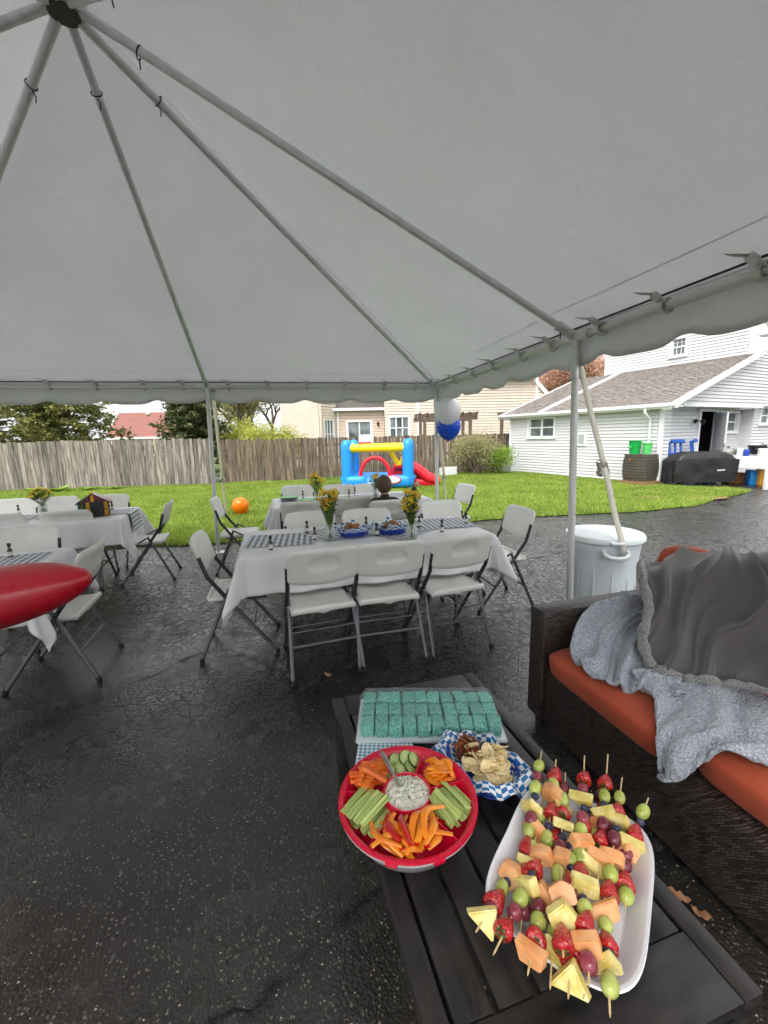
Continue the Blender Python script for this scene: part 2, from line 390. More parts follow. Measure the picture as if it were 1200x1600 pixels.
mk('bounce_blue', '1f8fe0', .38, .06, 3, .15, 9, .02)
mk('bounce_yellow', 'f6d70c', .38, .06, 3, .15, 9, .02)
mk('bounce_red', 'd8132a', .38, .06, 3, .15, 9, .02)
mk('bounce_white', 'e8eaec', .45, .04, 3)
mk('net_dark', '2d3136', .9, .1, 10)
mk('bark', '4a4038', .9, .35, 8, .6, 40, .01, stretch=(3, 3, .6))
mk('bark_pale', '6d6158', .9, .3, 8, .5, 40, .01, stretch=(3, 3, .6))
def foliage(name, c1, c2, transl=.3):
    t = NT(name); g = t.N('NewGeometry'); v = t.coord(rnd=False); n = t.noise(v, 1.1, 3); f = t.math('ADD', t.math('MULTIPLY', g.outputs['Random Per Island'], .6), t.math('MULTIPLY', n, .5))
    c = t.mix(t.ramp(f, [(.2, 0.), (.85, 1.)]), lin(c1), lin(c2)); t.fin(c, .6); tr = t.N('BsdfTranslucent'); t.L(c, tr.inputs[0]); ms = t.N('MixShader'); ms.inputs[0].default_value = transl
    t.L(t.b.outputs[0], ms.inputs[1]); t.L(tr.outputs[0], ms.inputs[2]); t.L(ms.outputs[0], t.out.inputs[0]); MATS[name] = t.m
foliage('spruce', '3f4a26', '98994e'); foliage('pine', '2e3b22', '6f7a46'); foliage('spring', '8f9a38', 'cfd06a', .4); foliage('olive', '86855a', 'c0bd86', .4)
foliage('rust_leaf', 'a87660', 'd4b09c', .3); foliage('shrub', '5c8628', 'a9c350', .35); foliage('grass', '4e6f20', 'b8ca5c', .4)
mk('grit', '8d877e', .7, .4, 60, col2='c9c2b6')
mk('dirt', '8a6b4a', .9, .3, 20, .6, 60, .01)
mk('dry_leaf', '8a5c3c', .7, .3, 40, col2='b98a66')
# asphalt: wet, cracked, with pale aggregate
t = NT('asphalt'); v = t.coord(rnd=False)
big = t.noise(v, .55, 2, .6, .4); med = t.noise(v, 3.2, 3, .65)
ds = t.N('VectorMath', operation='ADD'); nz = t.N('TexNoise'); nz.inputs['Scale'].default_value = 6.; nz.inputs['Detail'].default_value = 3; t.L(v, nz.inputs['Vector'])
sc = t.N('VectorMath', operation='SCALE'); sc.inputs['Scale'].default_value = .22; t.L(nz.outputs['Color'], sc.inputs[0]); t.L(v, ds.inputs[0]); t.L(sc.outputs[0], ds.inputs[1])
def vor(vec, scale, feat='DISTANCE_TO_EDGE'):
    o = t.N('TexVoronoi', feature=feat); o.inputs['Scale'].default_value = scale; t.L(vec, o.inputs['Vector']); return o
c1 = vor(ds.outputs[0], 15.); c2 = vor(ds.outputs[0], .5); ag = vor(v, 120, 'F1')
sepv = t.N('SeparateXYZ'); t.L(v, sepv.inputs[0])
area = t.ramp(t.math('ADD', t.math('MULTIPLY', sepv.outputs[1], .20), t.math('MULTIPLY', t.math('SUBTRACT', big, .5), 1.6)), [(.22, 0.), (.6, .85)])
crk = t.math('MULTIPLY', t.ramp(c1.outputs[0], [(.0, 1.), (.14, 0.)]), area)
crk2 = t.math('MULTIPLY', t.ramp(c2.outputs[0], [(.0, 1.), (.014, 0.)]), t.ramp(med, [(.40, 0.), (.55, 1.)]))
crack = t.math('MAXIMUM', crk, crk2)
sepc = t.N('SeparateColor'); t.L(ag.outputs['Color'], sepc.inputs[0])
peb = t.math('MULTIPLY', t.ramp(sepc.outputs[0], [(.80, 0.), (1., 1.)]), t.ramp(ag.outputs['Distance'], [(.28, 1.), (.52, 0.)]))
base = t.mix(t.ramp(med, [(.3, 0.), (.7, 1.)]), (.0075, .0068, .0060), (.026, .023, .020))
base = t.mix(t.ramp(big, [(.42, 0.), (.7, 1.)]), base, (.022, .0165, .012))
base = t.mix(peb, base, (.20, .185, .165)); base = t.mix(crack, base, (.006, .006, .006))
hgt = t.math('SUBTRACT', t.math('MULTIPLY', t.math('SUBTRACT', 1., ag.outputs['Distance']), .55), t.math('MULTIPLY', crack, 1.0))
bmp = t.bump(hgt, .8, .007)
MATS['asphalt'] = t.fin(base, .6, bmp); t.b.inputs['Specular IOR Level'].default_value = .25
t.L(t.math('SUBTRACT', 1., t.math('MULTIPLY', crack, .9)), t.b.inputs['Coat Weight']); t.b.inputs['Coat IOR'].default_value = 1.62; t.L(t.ramp(t.math('ADD', t.math('MULTIPLY', big, .5), t.math('MULTIPLY', med, .5)), [(.4, .12), (.6, .40)]), t.b.inputs['Coat Roughness'])
cb_ = t.N('Bump'); cb_.inputs['Strength'].default_value = .28; cb_.inputs['Distance'].default_value = .007; t.L(hgt, cb_.inputs['Height']); t.L(cb_.outputs[0], t.b.inputs['Coat Normal'])
t = NT('lawn_soil'); v = t.coord(rnd=False); MATS['lawn_soil'] = t.fin(t.mix(t.ramp(t.noise(v, 1.2, 5), [(.35, 0.), (.65, 1.)]), lin('4f6a20'), lin('7d9433')), .9, t.bump(t.noise(v, 40, 4), .6, .03))
mk('ground_far', '5c6b34', .95, .3, .3)
mk('hair_brown', '57412f', .6, .4, 60, .8, 160, .006, stretch=(1, 1, .4))
mk('skin', 'd9a58a', .5, .06, 20, sss=.2)
mk('hoodie', '2c3325', .85, .15, 20, .3, 200)
mk('denim', '2b3346', .85, .15, 20, .3, 200)
def M(n): return MATS[n]
# ================================================================== the setting
def sheet(name, poly, z, mat, kind='structure', sub=0):
    me = bpy.data.meshes.new(name); me.from_pydata([(x, y, z) for x, y in poly], [], [tuple(range(len(poly)))]); me.update()
    return tag(put(name, me, mat), kind=kind)
sheet('ground', [(-260, -120), (260, -120), (260, 420), (-260, 420)], -.03, M('ground_far'))
sheet('driveway', [(-16, -14), (18, -14), (18, 19), (-16, 19)], 0, M('asphalt'))
_edge = [(-15, 5.95), (-8, 6.02), (-5.65, 6.0), (-4.2, 5.95), (-2.8, 5.98), (-1.2, 6.35), (.3, 6.85), (1.82, 7.33), (3.4, 7.58), (4.8, 7.74), (6.2, 8.25), (7.4, 9.05), (8.5, 9.75), (8.9, 10.1), (8.75, 10.6), (8.1, 11.0), (7.75, 11.5)]
EDGE = []
for (x0, y0), (x1, y1) in zip(_edge[:-1], _edge[1:]):
    k = max(2, int(math.hypot(x1 - x0, y1 - y0) / .12))
    for i in range(k):
        t = i / k; x = x0 + (x1 - x0) * t; y = y0 + (y1 - y0) * t; EDGE.append((x, y + .07 * ns(x, y, 0, 2.1) + .03 * ns(x, y, 3, 8)))
LAWN = EDGE + [(7.62, 11.8), (4.9, 17.0), (5.4, 17.4), (-5.6, 14.7), (-15, 13.3)]
sheet('lawn', LAWN, .012, M('lawn_soil'))
def in_poly(P, poly):
    x, y = P[:, 0], P[:, 1]; ins = np.zeros(len(P), bool); n = len(poly); j = n - 1
    for i in range(n):
        xi, yi = poly[i]; xj, yj = poly[j]
        c = ((yi > y) != (yj > y)) & (x < (xj - xi) * (y - yi) / (yj - yi + 1e-12) + xi); ins ^= c; j = i
    return ins
def tri_mesh(name, V, mat, per=3, kind=None, parent=None, smooth=False):
    """V: (n, per, 3) separate faces"""
    n = len(V); me = bpy.data.meshes.new(name); me.vertices.add(n * per); me.vertices.foreach_set('co', np.ascontiguousarray(V, dtype=np.float32).ravel())
    me.loops.add(n * per); me.loops.foreach_set('vertex_index', np.arange(n * per, dtype=np.int32)); me.polygons.add(n); me.polygons.foreach_set('loop_start', np.arange(0, n * per, per, dtype=np.int32))
    me.update(calc_edges=True); me.validate(); o = put(name, me, mat, parent)
    if kind: o['kind'] = kind
    return o
def grass():
    N = 620000; P = np.stack([rng.uniform(-13, 9.2, N), 5.85 + (rng.random(N) ** 1.25) * 11.5], 1); P = P[in_poly(P, LAWN)]
    P = P[np.abs(P[:, 0]) < P[:, 1] * 1.02 + .5]; n = len(P)
    patch = np.sin(P[:, 0] * 1.7 + np.sin(P[:, 1] * 1.3) * 1.4) * np.cos(P[:, 1] * 1.9 + np.sin(P[:, 0] * .9)) * .5 + .5
    h = (.035 + .045 * rng.random(n)) * (.65 + .6 * patch); w = .004 + .005 * rng.random(n) + P[:, 1] * .0003
    a = rng.uniform(0, 2 * PI, n); b = rng.uniform(0, 2 * PI, n); lean = h * rng.uniform(.1, .8, n)
    V = np.zeros((n, 3, 3)); V[:, 0, 0] = P[:, 0] - np.cos(a) * w; V[:, 0, 1] = P[:, 1] - np.sin(a) * w; V[:, 1, 0] = P[:, 0] + np.cos(a) * w; V[:, 1, 1] = P[:, 1] + np.sin(a) * w
    V[:, :2, 2] = .01; V[:, 2, 0] = P[:, 0] + np.cos(b) * lean; V[:, 2, 1] = P[:, 1] + np.sin(b) * lean; V[:, 2, 2] = .01 + h
    o = tri_mesh('grass', V, M('grass'), 3, 'stuff'); tag(o, 'bright green spring grass covering the back lawn', 'grass')
grass()
def grit():   # loose grit and crumbs of stone on the asphalt
    N = 5200; y = .35 + 5.2 * rng.random(N) ** 1.5; x = rng.uniform(-1.25, .95, N) * (y * .9 + .35); r = .0012 + .0026 * rng.random(N) ** 3; k = np.array([(1, 0, 0), (-.5, .87, 0), (-.5, -.87, 0)])
    ro = rng.uniform(0, 6.28, N); V = np.zeros((N, 3, 3, 3))
    c, s = np.cos(ro), np.sin(ro); B3 = np.zeros((N, 3, 3)); B3[:, :, 0] = x[:, None] + r[:, None] * (c[:, None] * k[:, 0] - s[:, None] * k[:, 1]) * 1.3; B3[:, :, 1] = y[:, None] + r[:, None] * (s[:, None] * k[:, 0] + c[:, None] * k[:, 1]); B3[:, :, 2] = .0006; top = np.stack([x, y, r * 1.1], 1)
    for i in range(3): V[:, i, 0] = B3[:, i]; V[:, i, 1] = B3[:, (i + 1) % 3]; V[:, i, 2] = top
    tag(tri_mesh('grit', V.reshape(-1, 3, 3), M('grit'), 3, 'stuff'), 'pale grit scattered over the dark asphalt', 'grit')
grit()
# bare patches of soil by the house
for k, (x, y, r) in enumerate(((6.0, 9.35, .34), (6.9, 9.0, .5))):
    o = MB().lathe([(1e-6, .02), (r * .6, .017), (r, .010)], 18, sy=.5, fn=lambda p, a: (p.x * (1 + .25 * math.sin(3 * a + x)), p.y * (1 + .25 * math.cos(2 * a)), p.z + .012)).build('bare_soil', M('dirt'), None, loc=(x, y, .012))
    tag(o, kind='structure')

# ------------------------------------------------------------------ fences: every picket its own board
def picket_mesh(i, w, h, ear):
    m = MB(); x = w / 2; e = .03 if ear else .008; b = .012 * math.sin(i * 2.3)
    m.prism([(-x, 0), (x, 0), (x + b * .3, h - e), (x - e, h), (-x + e, h), (-x + b * .3, h - e)], -.009, .009, Matrix.Rotation(PI / 2, 4, 'X'))
    return m.mesh('picket', 0)
def fence(name, label, p0, p1, h, w, mat, rmat, ear):
    p0, p1 = Vector((*p0, 0)), Vector((*p1, 0)); d = p1 - p0; L = d.length; ang = math.atan2(d.y, d.x)
    t = thing(name, label, 'fence', p0, ang)
    ms = [picket_mesh(i, w * (.86 + .045 * (i % 4)), h, ear) for i in range(8)]
    n = int(L / w)
    for k in range(n):
        o = put('picket', ms[random.randrange(8)], mat, t, (k * w + w / 2, random.uniform(-.006, .006), random.uniform(.0, .03)), (random.uniform(-.006, .006), random.uniform(-.012, .012), random.uniform(-.05, .05)), scale=(1, 1, 1 + random.uniform(-.012, .016)))
    for z in (.3, .8, h - .25): MB().box((L / 2, .036, z), (L, .04, .085)).build('rail', rmat, t, 0)
    for k in range(int(L / 2.4) + 1): MB().box((k * 2.4 + .1, .1, h / 2 - .02), (.09, .085, h - .06)).build('post', rmat, t, 0)
fence('picket_fence', 'weathered pale grey board fence at the back of the lawn below the spruces', (-14.3, 13.45), (-5.72, 14.55), 1.56, .142, M('fence_wood'), M('fence_wood_dark'), False)
fence('picket_fence', 'darker brown dog-eared board fence behind the inflatable and the shrub', (-5.62, 14.56), (5.3, 17.25), 1.5, .125, M('fence_wood_dark'), M('fence_wood_dark'), True)

# ------------------------------------------------------------------ clapboard walls
LAP = {}
def lap_mesh(exp):
    k = round(exp, 4)
    if k not in LAP:   # unit length along x, laps proud at the bottom edge, outward = -y
        m = MB(); e = exp
        P = [(-.030, 0), (-.030, .008), (-.014, e - .014), (.004, e - .010), (.004, 0)]
        V = [(0, y, z) for y, z in P] + [(1, y, z) for y, z in P]; n = len(P)
        m.add(V, [tuple(range(n)), tuple(range(n, 2 * n))[::-1]] + [(i, i + n, (i + 1) % n + n, (i + 1) % n) for i in range(n)]); LAP[k] = m.mesh('clapboard', 0)
    return LAP[k]
def siding(parent, O, ang, L, z0, z1, exp, mat, holes=(), top=None, joined=False, lo=None):
    """boards on the vertical plane through O along angle ang (local to parent); top(u)->height limit, as list of (u0,u1) clip per z"""
    ca, sa = math.cos(ang), math.sin(ang); n = int((z1 - z0) / exp); acc = MB()
    for i in range(n):
        z = z0 + i * exp; a, b = (0, L)
        if lo: a = max(a, lo(z + exp))
        if top: b = min(b, top(z + exp))
        if b - a < .05: continue
        segs = [(a, b)]
        for (u0, u1, h0, h1) in holes:
            if z + exp * .6 > h0 and z + exp * .4 < h1:
                ns_ = []
                for s0, s1 in segs:
                    if u0 > s0 + .01: ns_.append((s0, min(s1, u0)))
                    if u1 < s1 - .01: ns_.append((max(s0, u1), s1))
                segs = [q for q in ns_ if q[1] - q[0] > .01]
        for s0, s1 in segs:
            if joined:
                P = [(-.040, 0), (-.040, .008), (-.016, exp - .03), (.004, exp - .026), (.004, 0)]; V = []
                for u in (s0, s1):
                    for y, zz in P: V.append((O[0] + ca * u - sa * y, O[1] + sa * u + ca * y, z + zz))
                acc.add(V, [tuple(range(5)), tuple(range(5, 10))[::-1]] + [(k, k + 5, (k + 1) % 5 + 5, (k + 1) % 5) for k in range(5)])
            else:
                put('clapboard', lap_mesh(exp), mat, parent, (O[0] + ca * s0, O[1] + sa * s0, z), ang, scale=(s1 - s0, 1, 1))
    if joined: o = acc.build('siding', mat, parent, 0); o['kind'] = 'stuff'
def wall_slab(parent, O, ang, L, z0, z1, holes, mat, name='wall', th=.08, top=None):
    """solid backing behind the boards with openings; inward = +y"""
    m = MB(); R = Matrix.Rotation(ang, 3, 'Z')
    us = sorted({0, L} | {u for h in holes for u in h[:2] if 0 < u < L}); zs = sorted({z0, z1} | {z for h in holes for z in h[2:] if z0 < z < z1})
    for u0, u1 in zip(us[:-1], us[1:]):
        for a, b in zip(zs[:-1], zs[1:]):
            c = ((u0 + u1) / 2, (a + b) / 2)
            if any(h[0] < c[0] < h[1] and h[2] < c[1] < h[3] for h in holes): continue
            m.box(Vector((O[0], O[1], 0)) + R @ Vector((c[0], th / 2 + .002, c[1])), (u1 - u0, th, b - a), R)
    return m.build(name, mat, parent, 0)
def window(parent, O, ang, u0, u1, z0, z1, cols=1, trim=.07, mat='trim_white', glassm='window_glass', sash=True, muntin=0, curtain=False):
    R = Matrix.Rotation(ang, 3, 'Z'); P = lambda u, y, z: Vector((O[0], O[1], 0)) + R @ Vector((u, y, z))
    w, h = u1 - u0, z1 - z0; m = MB()
    for du in (u0 + trim / 2, u1 - trim / 2): m.box(P(du, -.02, (z0 + z1) / 2), (trim, .07, h - 2 * trim), R)
    for dz in (z0 + trim / 2, z1 - trim / 2): m.box(P((u0 + u1) / 2, -.022, dz), (w, .076, trim), R)
    f = m.build('window', M(mat), parent, 0)
    MB().box(P((u0 + u1) / 2, -.05, z0 - .015), (w + .05, .06, .03), R).build('sill', M(mat), f, 0)
    cw = (w - 2 * trim) / cols
    for c in range(cols):
        a = u0 + trim + c * cw
        g = MB().box(P(a + cw / 2, .03, (z0 + z1) / 2), (cw - .02, .012, h - 2 * trim), R).build('pane', M(glassm), f, 0)
        if curtain: MB().grid(lambda x, y: P(a + cw * (.08 + .84 * x), .05 + .012 * math.sin(x * 26), z0 + trim + (h - 2 * trim) * (.0 + y)), 20, 1).build('curtain', M('curtain'), f)
        b = MB()
        if sash: b.box(P(a + cw / 2, .012, (z0 + z1) / 2), (cw - .03, .03, .045), R)
        b.box(P(a + .02, .013, (z0 + z1) / 2), (.035, .026, h - 2 * trim - .01), R); b.box(P(a + cw - .02, .013, (z0 + z1) / 2), (.035, .026, h - 2 * trim - .01), R)
        for q in range(muntin): b.box(P(a + cw * (q + 1) / (muntin + 1), .016, (z0 + z1) / 2), (.016, .018, h - 2 * trim - .02), R)
        if muntin: b.box(P(a + cw / 2, .017, z0 + h * .72), (cw - .06, .016, .016), R)
        b.build('sash', M(mat), f, 0)
    return f
def roof_plane(parent, A, B, C, D, mat, courses, name='roof', th=.06, seg=.3):
    """A-B lower edge, D-C upper edge: sloped sheet with lapped courses of shingle tabs"""
    A, B, C, D = map(Vector, (A, B, C, D)); nrm = (B - A).cross(D - A).normalized()
    if nrm.z < 0: nrm = -nrm
    m = MB(); m.add([A - nrm * th, B - nrm * th, C - nrm * th, D - nrm * th, A, B, C, D], [(3, 2, 1, 0), (4, 5, 6, 7), (0, 1, 5, 4), (1, 2, 6, 5), (2, 3, 7, 6), (3, 0, 4, 7)])
    r = m.build(name, mat, parent, 0); s = MB(); L = (B - A).length
    for i in range(courses):
        t0, t1 = i / courses, (i + 1.05) / courses; t1 = min(t1, 1); a = A.lerp(D, t0); b = B.lerp(C, t0); a1 = A.lerp(D, t1); b1 = B.lerp(C, t1)
        k = max(1, int((b - a).length / seg))
        for j in range(k):
            f0, f1 = (j + (i % 2) * .5) / k, (j + 1 + (i % 2) * .5) / k - .02 / k
            f1 = min(f1, 1)
            if f0 >= 1: continue
            hh = .012 + .008 * random.random()
            q = [a.lerp(b, f0), a.lerp(b, f1), a1.lerp(b1, f1), a1.lerp(b1, f0)]
            s.add([q[0] + nrm * hh, q[1] + nrm * hh, q[2] + nrm * .003, q[3] + nrm * .003, q[0], q[1]], [(0, 1, 2, 3), (4, 5, 1, 0)])
    o = s.build('shingle', mat, r, 0); o['kind'] = 'stuff'
    return r

# ------------------------------------------------------------------ white clapboard house
def white_house():
    H = thing('white_house', 'white clapboard house with low grey shingle roof beside the driveway', 'house', (7.65, 11.74, 0), rad(27.55))
    EXP = .098; sm = M('siding_white'); side = -PI / 2   # side wall runs along +y; drawn from far end so outward is -x
    LS = 5.6; O = (0, LS); wl = [(LS - 4.77, LS - 3.51, 1.32, 2.05)]; ac = (LS - 2.63, LS - 2.26, 1.05, 1.5)
    wall_slab(H, O, side, LS, 0, 2.13, wl, sm)
    siding(H, O, side, LS - .07, .05, 2.1, EXP, sm, wl)
    window(H, O, side, LS - 4.77, LS - 3.51, 1.32, 2.05, 2, curtain=True)
    q = MB(); R = Matrix.Rotation(side, 3, 'Z'); P = lambda u, y, z: Vector((O[0], O[1], 0)) + R @ Vector((u, y, z))
    q.box(P(sum(ac[:2]) / 2, -.035, sum(ac[2:]) / 2), (.37, .05, .45), R); v = q.build('vent_cover', M('trim_white'), H, 0)
    MB().box(P(sum(ac[:2]) / 2, -.064, sum(ac[2:]) / 2), (.22, .01, .28), R).build('vent_grille', M('curtain'), v, 0)
    # lower step of the side wall (wider base at the far end)
    MB().box((-.16, LS - .1, .31), (.3, .5, .62)).build('plinth', sm, H, 0)
    for i in range(6): put('clapboard', lap_mesh(EXP), sm, H, (-.312, LS + .15, .03 + i * EXP), side, scale=(.5, 1, 1))
    MB().box((-.025, -.02, 1.06), (.07, .11, 2.12)).build('corner_board', M('trim_white'), H, 0)
    MB().box((-.025, LS + .03, 1.36), (.07, .08, 1.5)).build('corner_board', M('trim_white'), H, 0)
    # gutter, fascia, downspout
    MB().box((-.27, LS / 2 - .1, 2.13), (.03, LS + .85, .14)).build('fascia', M('trim_white'), H, 0)
    MB().box((-.13, LS / 2 - .1, 2.10), (.26, LS + .8, .02)).build('soffit', M('trim_white'), H, 0)
    m = MB(); m.grid(lambda u, v: (-.335 - .055 * math.cos(PI * (v - .5) * 1.1) + .05, -.48 + (LS + .8) * u, 2.14 + .055 * math.sin(PI * (v - .5))), 2, 8); m.build('gutter', M('trim_white'), H, solid=.006)
    MB().tube([(-.3, .3, 2.08), (-.3, .3, 1.98), (-.08, .26, 1.78), (-.07, .26, 1.2), (-.16, .26, 1.08)], .038, 6).build('downspout', M('trim_white'), H)
    # roof over the low wing
    sl = .357; z0 = 2.16
    roof_plane(H, (-.3, -.33, z0 - .3 * sl + .09), (-.3, LS + .4, z0 - .3 * sl + .09), (4.2, LS + .4, z0 + 4.2 * sl + .09), (4.2, -.33, z0 + 4.2 * sl + .09), M('shingle_grey'), 30)
    MB().box((1.95, LS + .42, z0 + 1.95 * sl + .07), (4.78, .05, .13), rot(0, -math.atan(sl), 0)).build('rake_board', M('trim_white'), H, 0)
    MB().box((1.95, LS - 1.55, z0 + 1.95 * sl + .13), (4.78, .09, .09), rot(0, -math.atan(sl), 0)).build('roof_flashing', M('trim_white'), H, 0)
    # front: gable above, recessed porch wall below
    F = (0, 0); RX0, RX1, DEP = .4, 5.1, .32
    wall_slab(H, (0, 0), 0, RX0, 0, 2.13, [], sm); siding(H, (0, 0), 0, RX0 - .002, .05, 2.12, EXP, sm)
    hol = [(2.42, 3.5, .02, 2.04), (3.62, 4.85, 1.36, 2.06)]
    wall_slab(H, (RX0, DEP), 0, RX1 - RX0, 0, 2.12, [(a - RX0, b - RX0, c, d) for a, b, c, d in hol], sm)
    siding(H, (RX0, DEP), 0, RX1 - RX0, .05, 2.1, EXP, sm, [(a - RX0, b - RX0, c, d) for a, b, c, d in hol])
    MB().box((RX0 + .01, DEP / 2, 1.06), (.02, DEP, 2.12)).build('porch_return', sm, H, 0); MB().box((RX1 - .01, DEP / 2, 1.06), (.02, DEP, 2.12)).build('porch_return', sm, H, 0)
    MB().box(((RX0 + RX1) / 2, .16, 2.15), (RX1 - RX0, .62, .03)).build('porch_ceiling', M('trim_white'), H, 0)
    w2 = [(5.47 - RX1, 6.22 - RX1, 1.6, 2.2)]
    wall_slab(H, (RX1, 0), 0, 3.4, 0, 2.13, w2, sm); siding(H, (RX1, 0), 0, 3.4, .05, 2.12, EXP, sm, w2); window(H, (RX1, 0), 0, *w2[0][:2], 1.6, 2.2)
    GY = -.16; lo = lambda z: max((z - z0) / sl - .02, .32)
    gh = [(5.5, 6.2, 2.42, 2.72)]
    siding(H, (0, GY), 0, 8.4, 2.19, 6.2, EXP, sm, gh, lo=lo)
    m = MB(); T = Matrix.Rotation(PI / 2, 4, 'X'); m.prism([(.34, 2.19), (5.5, 2.19), (5.5, 2.42), (6.2, 2.42), (6.2, 2.19), (8.4, 2.19), (8.4, 4.6), (6.84, 4.6)], -GY - .08, -GY - .003, T)
    m.build('gable_wall', sm, H, 0)
    window(H, (0, GY), 0, 5.5, 6.2, 2.42, 2.72, sash=False, trim=.05)
    MB().box((2.75, GY - .03, 2.165), (4.86, .05, .075)).build('band_board', M('trim_white'), H, 0)
    MB().box((2.0, -.36, z0 + 2.0 * sl + .055), (4.95, .05, .15), rot(0, -math.atan(sl), 0)).build('rake_board', M('trim_white'), H, 0)
    MB().box((1.95, -.25, z0 + 1.95 * sl - .015), (4.78, .2, .02), rot(0, -math.atan(sl), 0)).build('rake_soffit', M('trim_white'), H, 0)
    # door, standing open
    f = MB(); 
    for u in (2.47, 3.45): f.box((u, DEP - .03, 1.02), (.1, .07, 2.04))
    f.box((2.96, DEP - .031, 2.08), (1.12, .074, .1)); d = f.build('door_frame', M('trim_white'), H, 0)
    MB().box((3.22, DEP - .28, 1.01), (.045, .62, 1.96), rot(0, 0, rad(-38))).build('door', M('siding_white'), H, 0)
    MB().rbox((3.02, DEP - .52, 1.0), (.03, .03, .12), .01).build('door_handle', M('steel'), H)
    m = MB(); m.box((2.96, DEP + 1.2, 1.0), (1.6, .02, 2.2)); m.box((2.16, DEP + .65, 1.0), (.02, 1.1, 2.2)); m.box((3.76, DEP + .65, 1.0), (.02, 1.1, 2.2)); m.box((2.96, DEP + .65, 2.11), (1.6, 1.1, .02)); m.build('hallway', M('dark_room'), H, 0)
    window(H, (0, DEP), 0, 3.62, 4.85, 1.36, 2.06, curtain=True)
    # wall lantern
    m = MB(); m.box((2.17, DEP - .04, 1.72), (.14, .03, .26)); b = m.build('lamp_plate', M('trim_white'), H, 0)
    m = MB(); m.tube([(2.17, DEP - .05, 1.72), (2.2, DEP - .16, 1.76), (2.24, DEP - .22, 1.74)], .014, 6); m.lathe([(.03, -.1), (.07, 0), (.075, .02), (.02, .09), (1e-6, .1)], 10, (2.25, DEP - .24, 1.72)); m.ell((2.1, DEP - .12, 1.74), (.05, .06, .07)); m.build('lamp', M('black_plastic'), H)
    # upper storey
    X2 = 4.2; O2 = (X2, 4.75); w3 = [(4.75 - 2.3, 4.75 - 1.72, 4.02, 4.68)]
    wall_slab(H, O2, side, 4.75, 3.4, 6.4, w3, sm); siding(H, O2, side, 4.75, 3.66, 6.2, EXP, sm, w3); window(H, O2, side, *w3[0], muntin=2)
    MB().box((X2 + 1.6, 4.78, 5), (3.2, .06, 3.0)).build('wall', sm, H, 0)
    MB().box((X2 - .02, 4.72, 4.0), (.06, .1, .7)).build('corner_board', M('trim_white'), H, 0)
    # eave return of the upper roof
    MB().box((X2 + .1, -.42, 4.28), (.5, .36, .1)).build('soffit', M('trim_white'), H, 0)
    MB().box((X2 - .18, 2.1, 6.35), (.5, 5.6, .12)).build('fascia', M('trim_white'), H, 0)
    MB().box((X2 + .02, -.5, 4.42), (.7, .05, .2), rot(0, rad(38), 0)).build('rake_board', M('trim_white'), H, 0)
white_house()

# ------------------------------------------------------------------ tan house behind the fence
def tan_house():
    H = thing('tan_house', 'tan vinyl-sided house with patio door behind the brown fence', 'house', (0, 24, 0), rad(4))
    E = .15; tm = M('siding_tan'); pm = M('siding_pink')
    # recessed middle bay with patio door
    wall_slab(H, (-2.6, .4), 0, 2.75, 0, 3.0, [(.6, 2.08, .3, 2.42)], pm); siding(H, (-2.6, .4), 0, 2.75, .0, 2.95, E, pm, [(.6, 2.08, .3, 2.42)], joined=True)
    window(H, (-2.6, .4), 0, .6, 2.08, .3, 2.42, 2, sash=False, trim=.09)
    MB().lathe([(.03, -.12), (.07, -.02), (.07, .06), (.02, .14), (1e-6, .16)], 8, (-.2, .3, 2.2)).build('wall_lamp', M('black_plastic'), H)
    MB().box((-1.4, .12, 3.02), (3.5, .16, .14)).build('gutter', M('trim_white'), H, 0)
    roof_plane(H, (-3.2, .05, 3.05), (.35, .05, 3.05), (.35, 2.2, 3.95), (-3.2, 2.2, 3.95), M('shingle_dark'), 12)
    MB().box((-2.45, .34, 1.5), (.08, .1, 3.0)).build('downspout', M('trim_white'), H, 0)
    # angled wing
    a = rad(61.8); O = (-3.3, -1.0); Lw = 1.57
    wall_slab(H, O, a, Lw, 0, 3.9, [(.25, 1.3, .9, 2.5)], tm); siding(H, O, a, Lw, 0, 3.9, E, tm, [(.25, 1.3, .9, 2.5)], joined=True); window(H, O, a, .25, 1.3, .9, 2.5, 3, sash=True)
    MB().box((-4.4, .7, 1.95), (2.0, 3.2, 3.9)).build('wall', tm, H, 0)
    # main block
    O = (.15, -.1); wl = [(.2, 1.42, 1.3, 2.6)]
    wall_slab(H, O, 0, 8.2, 0, 4.6, wl, tm); siding(H, O, 0, 10.4, 0, 4.55, E, tm, wl, joined=True, top=lambda z: 8.1 + (4.7 - z) * .95); window(H, O, 0, .2, 1.42, 1.3, 2.6, 3, trim=.08)
    MB().box((2.0, -.15, 2.3), (.14, .07, 4.6)).build('corner_board', M('trim_white'), H, 0)
    MB().box((8.75, -.15, 2.3), (.12, .07, 4.6)).build('corner_board', M('trim_white'), H, 0)
    MB().box((4.27, 2.5, 2.3), (8.1, 5.0, 4.58)).build('wall', tm, H, 0)
    roof_plane(H, (0, -.5, 4.55), (8.6, -.5, 4.55), (8.6, 3, 6.2), (0, 3, 6.2), M('shingle_dark'), 14)
    MB().box((9.3, -.2, 3.7), (2.9, .06, .2), rot(0, rad(46), 0)).build('rake_board', M('trim_white'), H, 0)
tan_house()
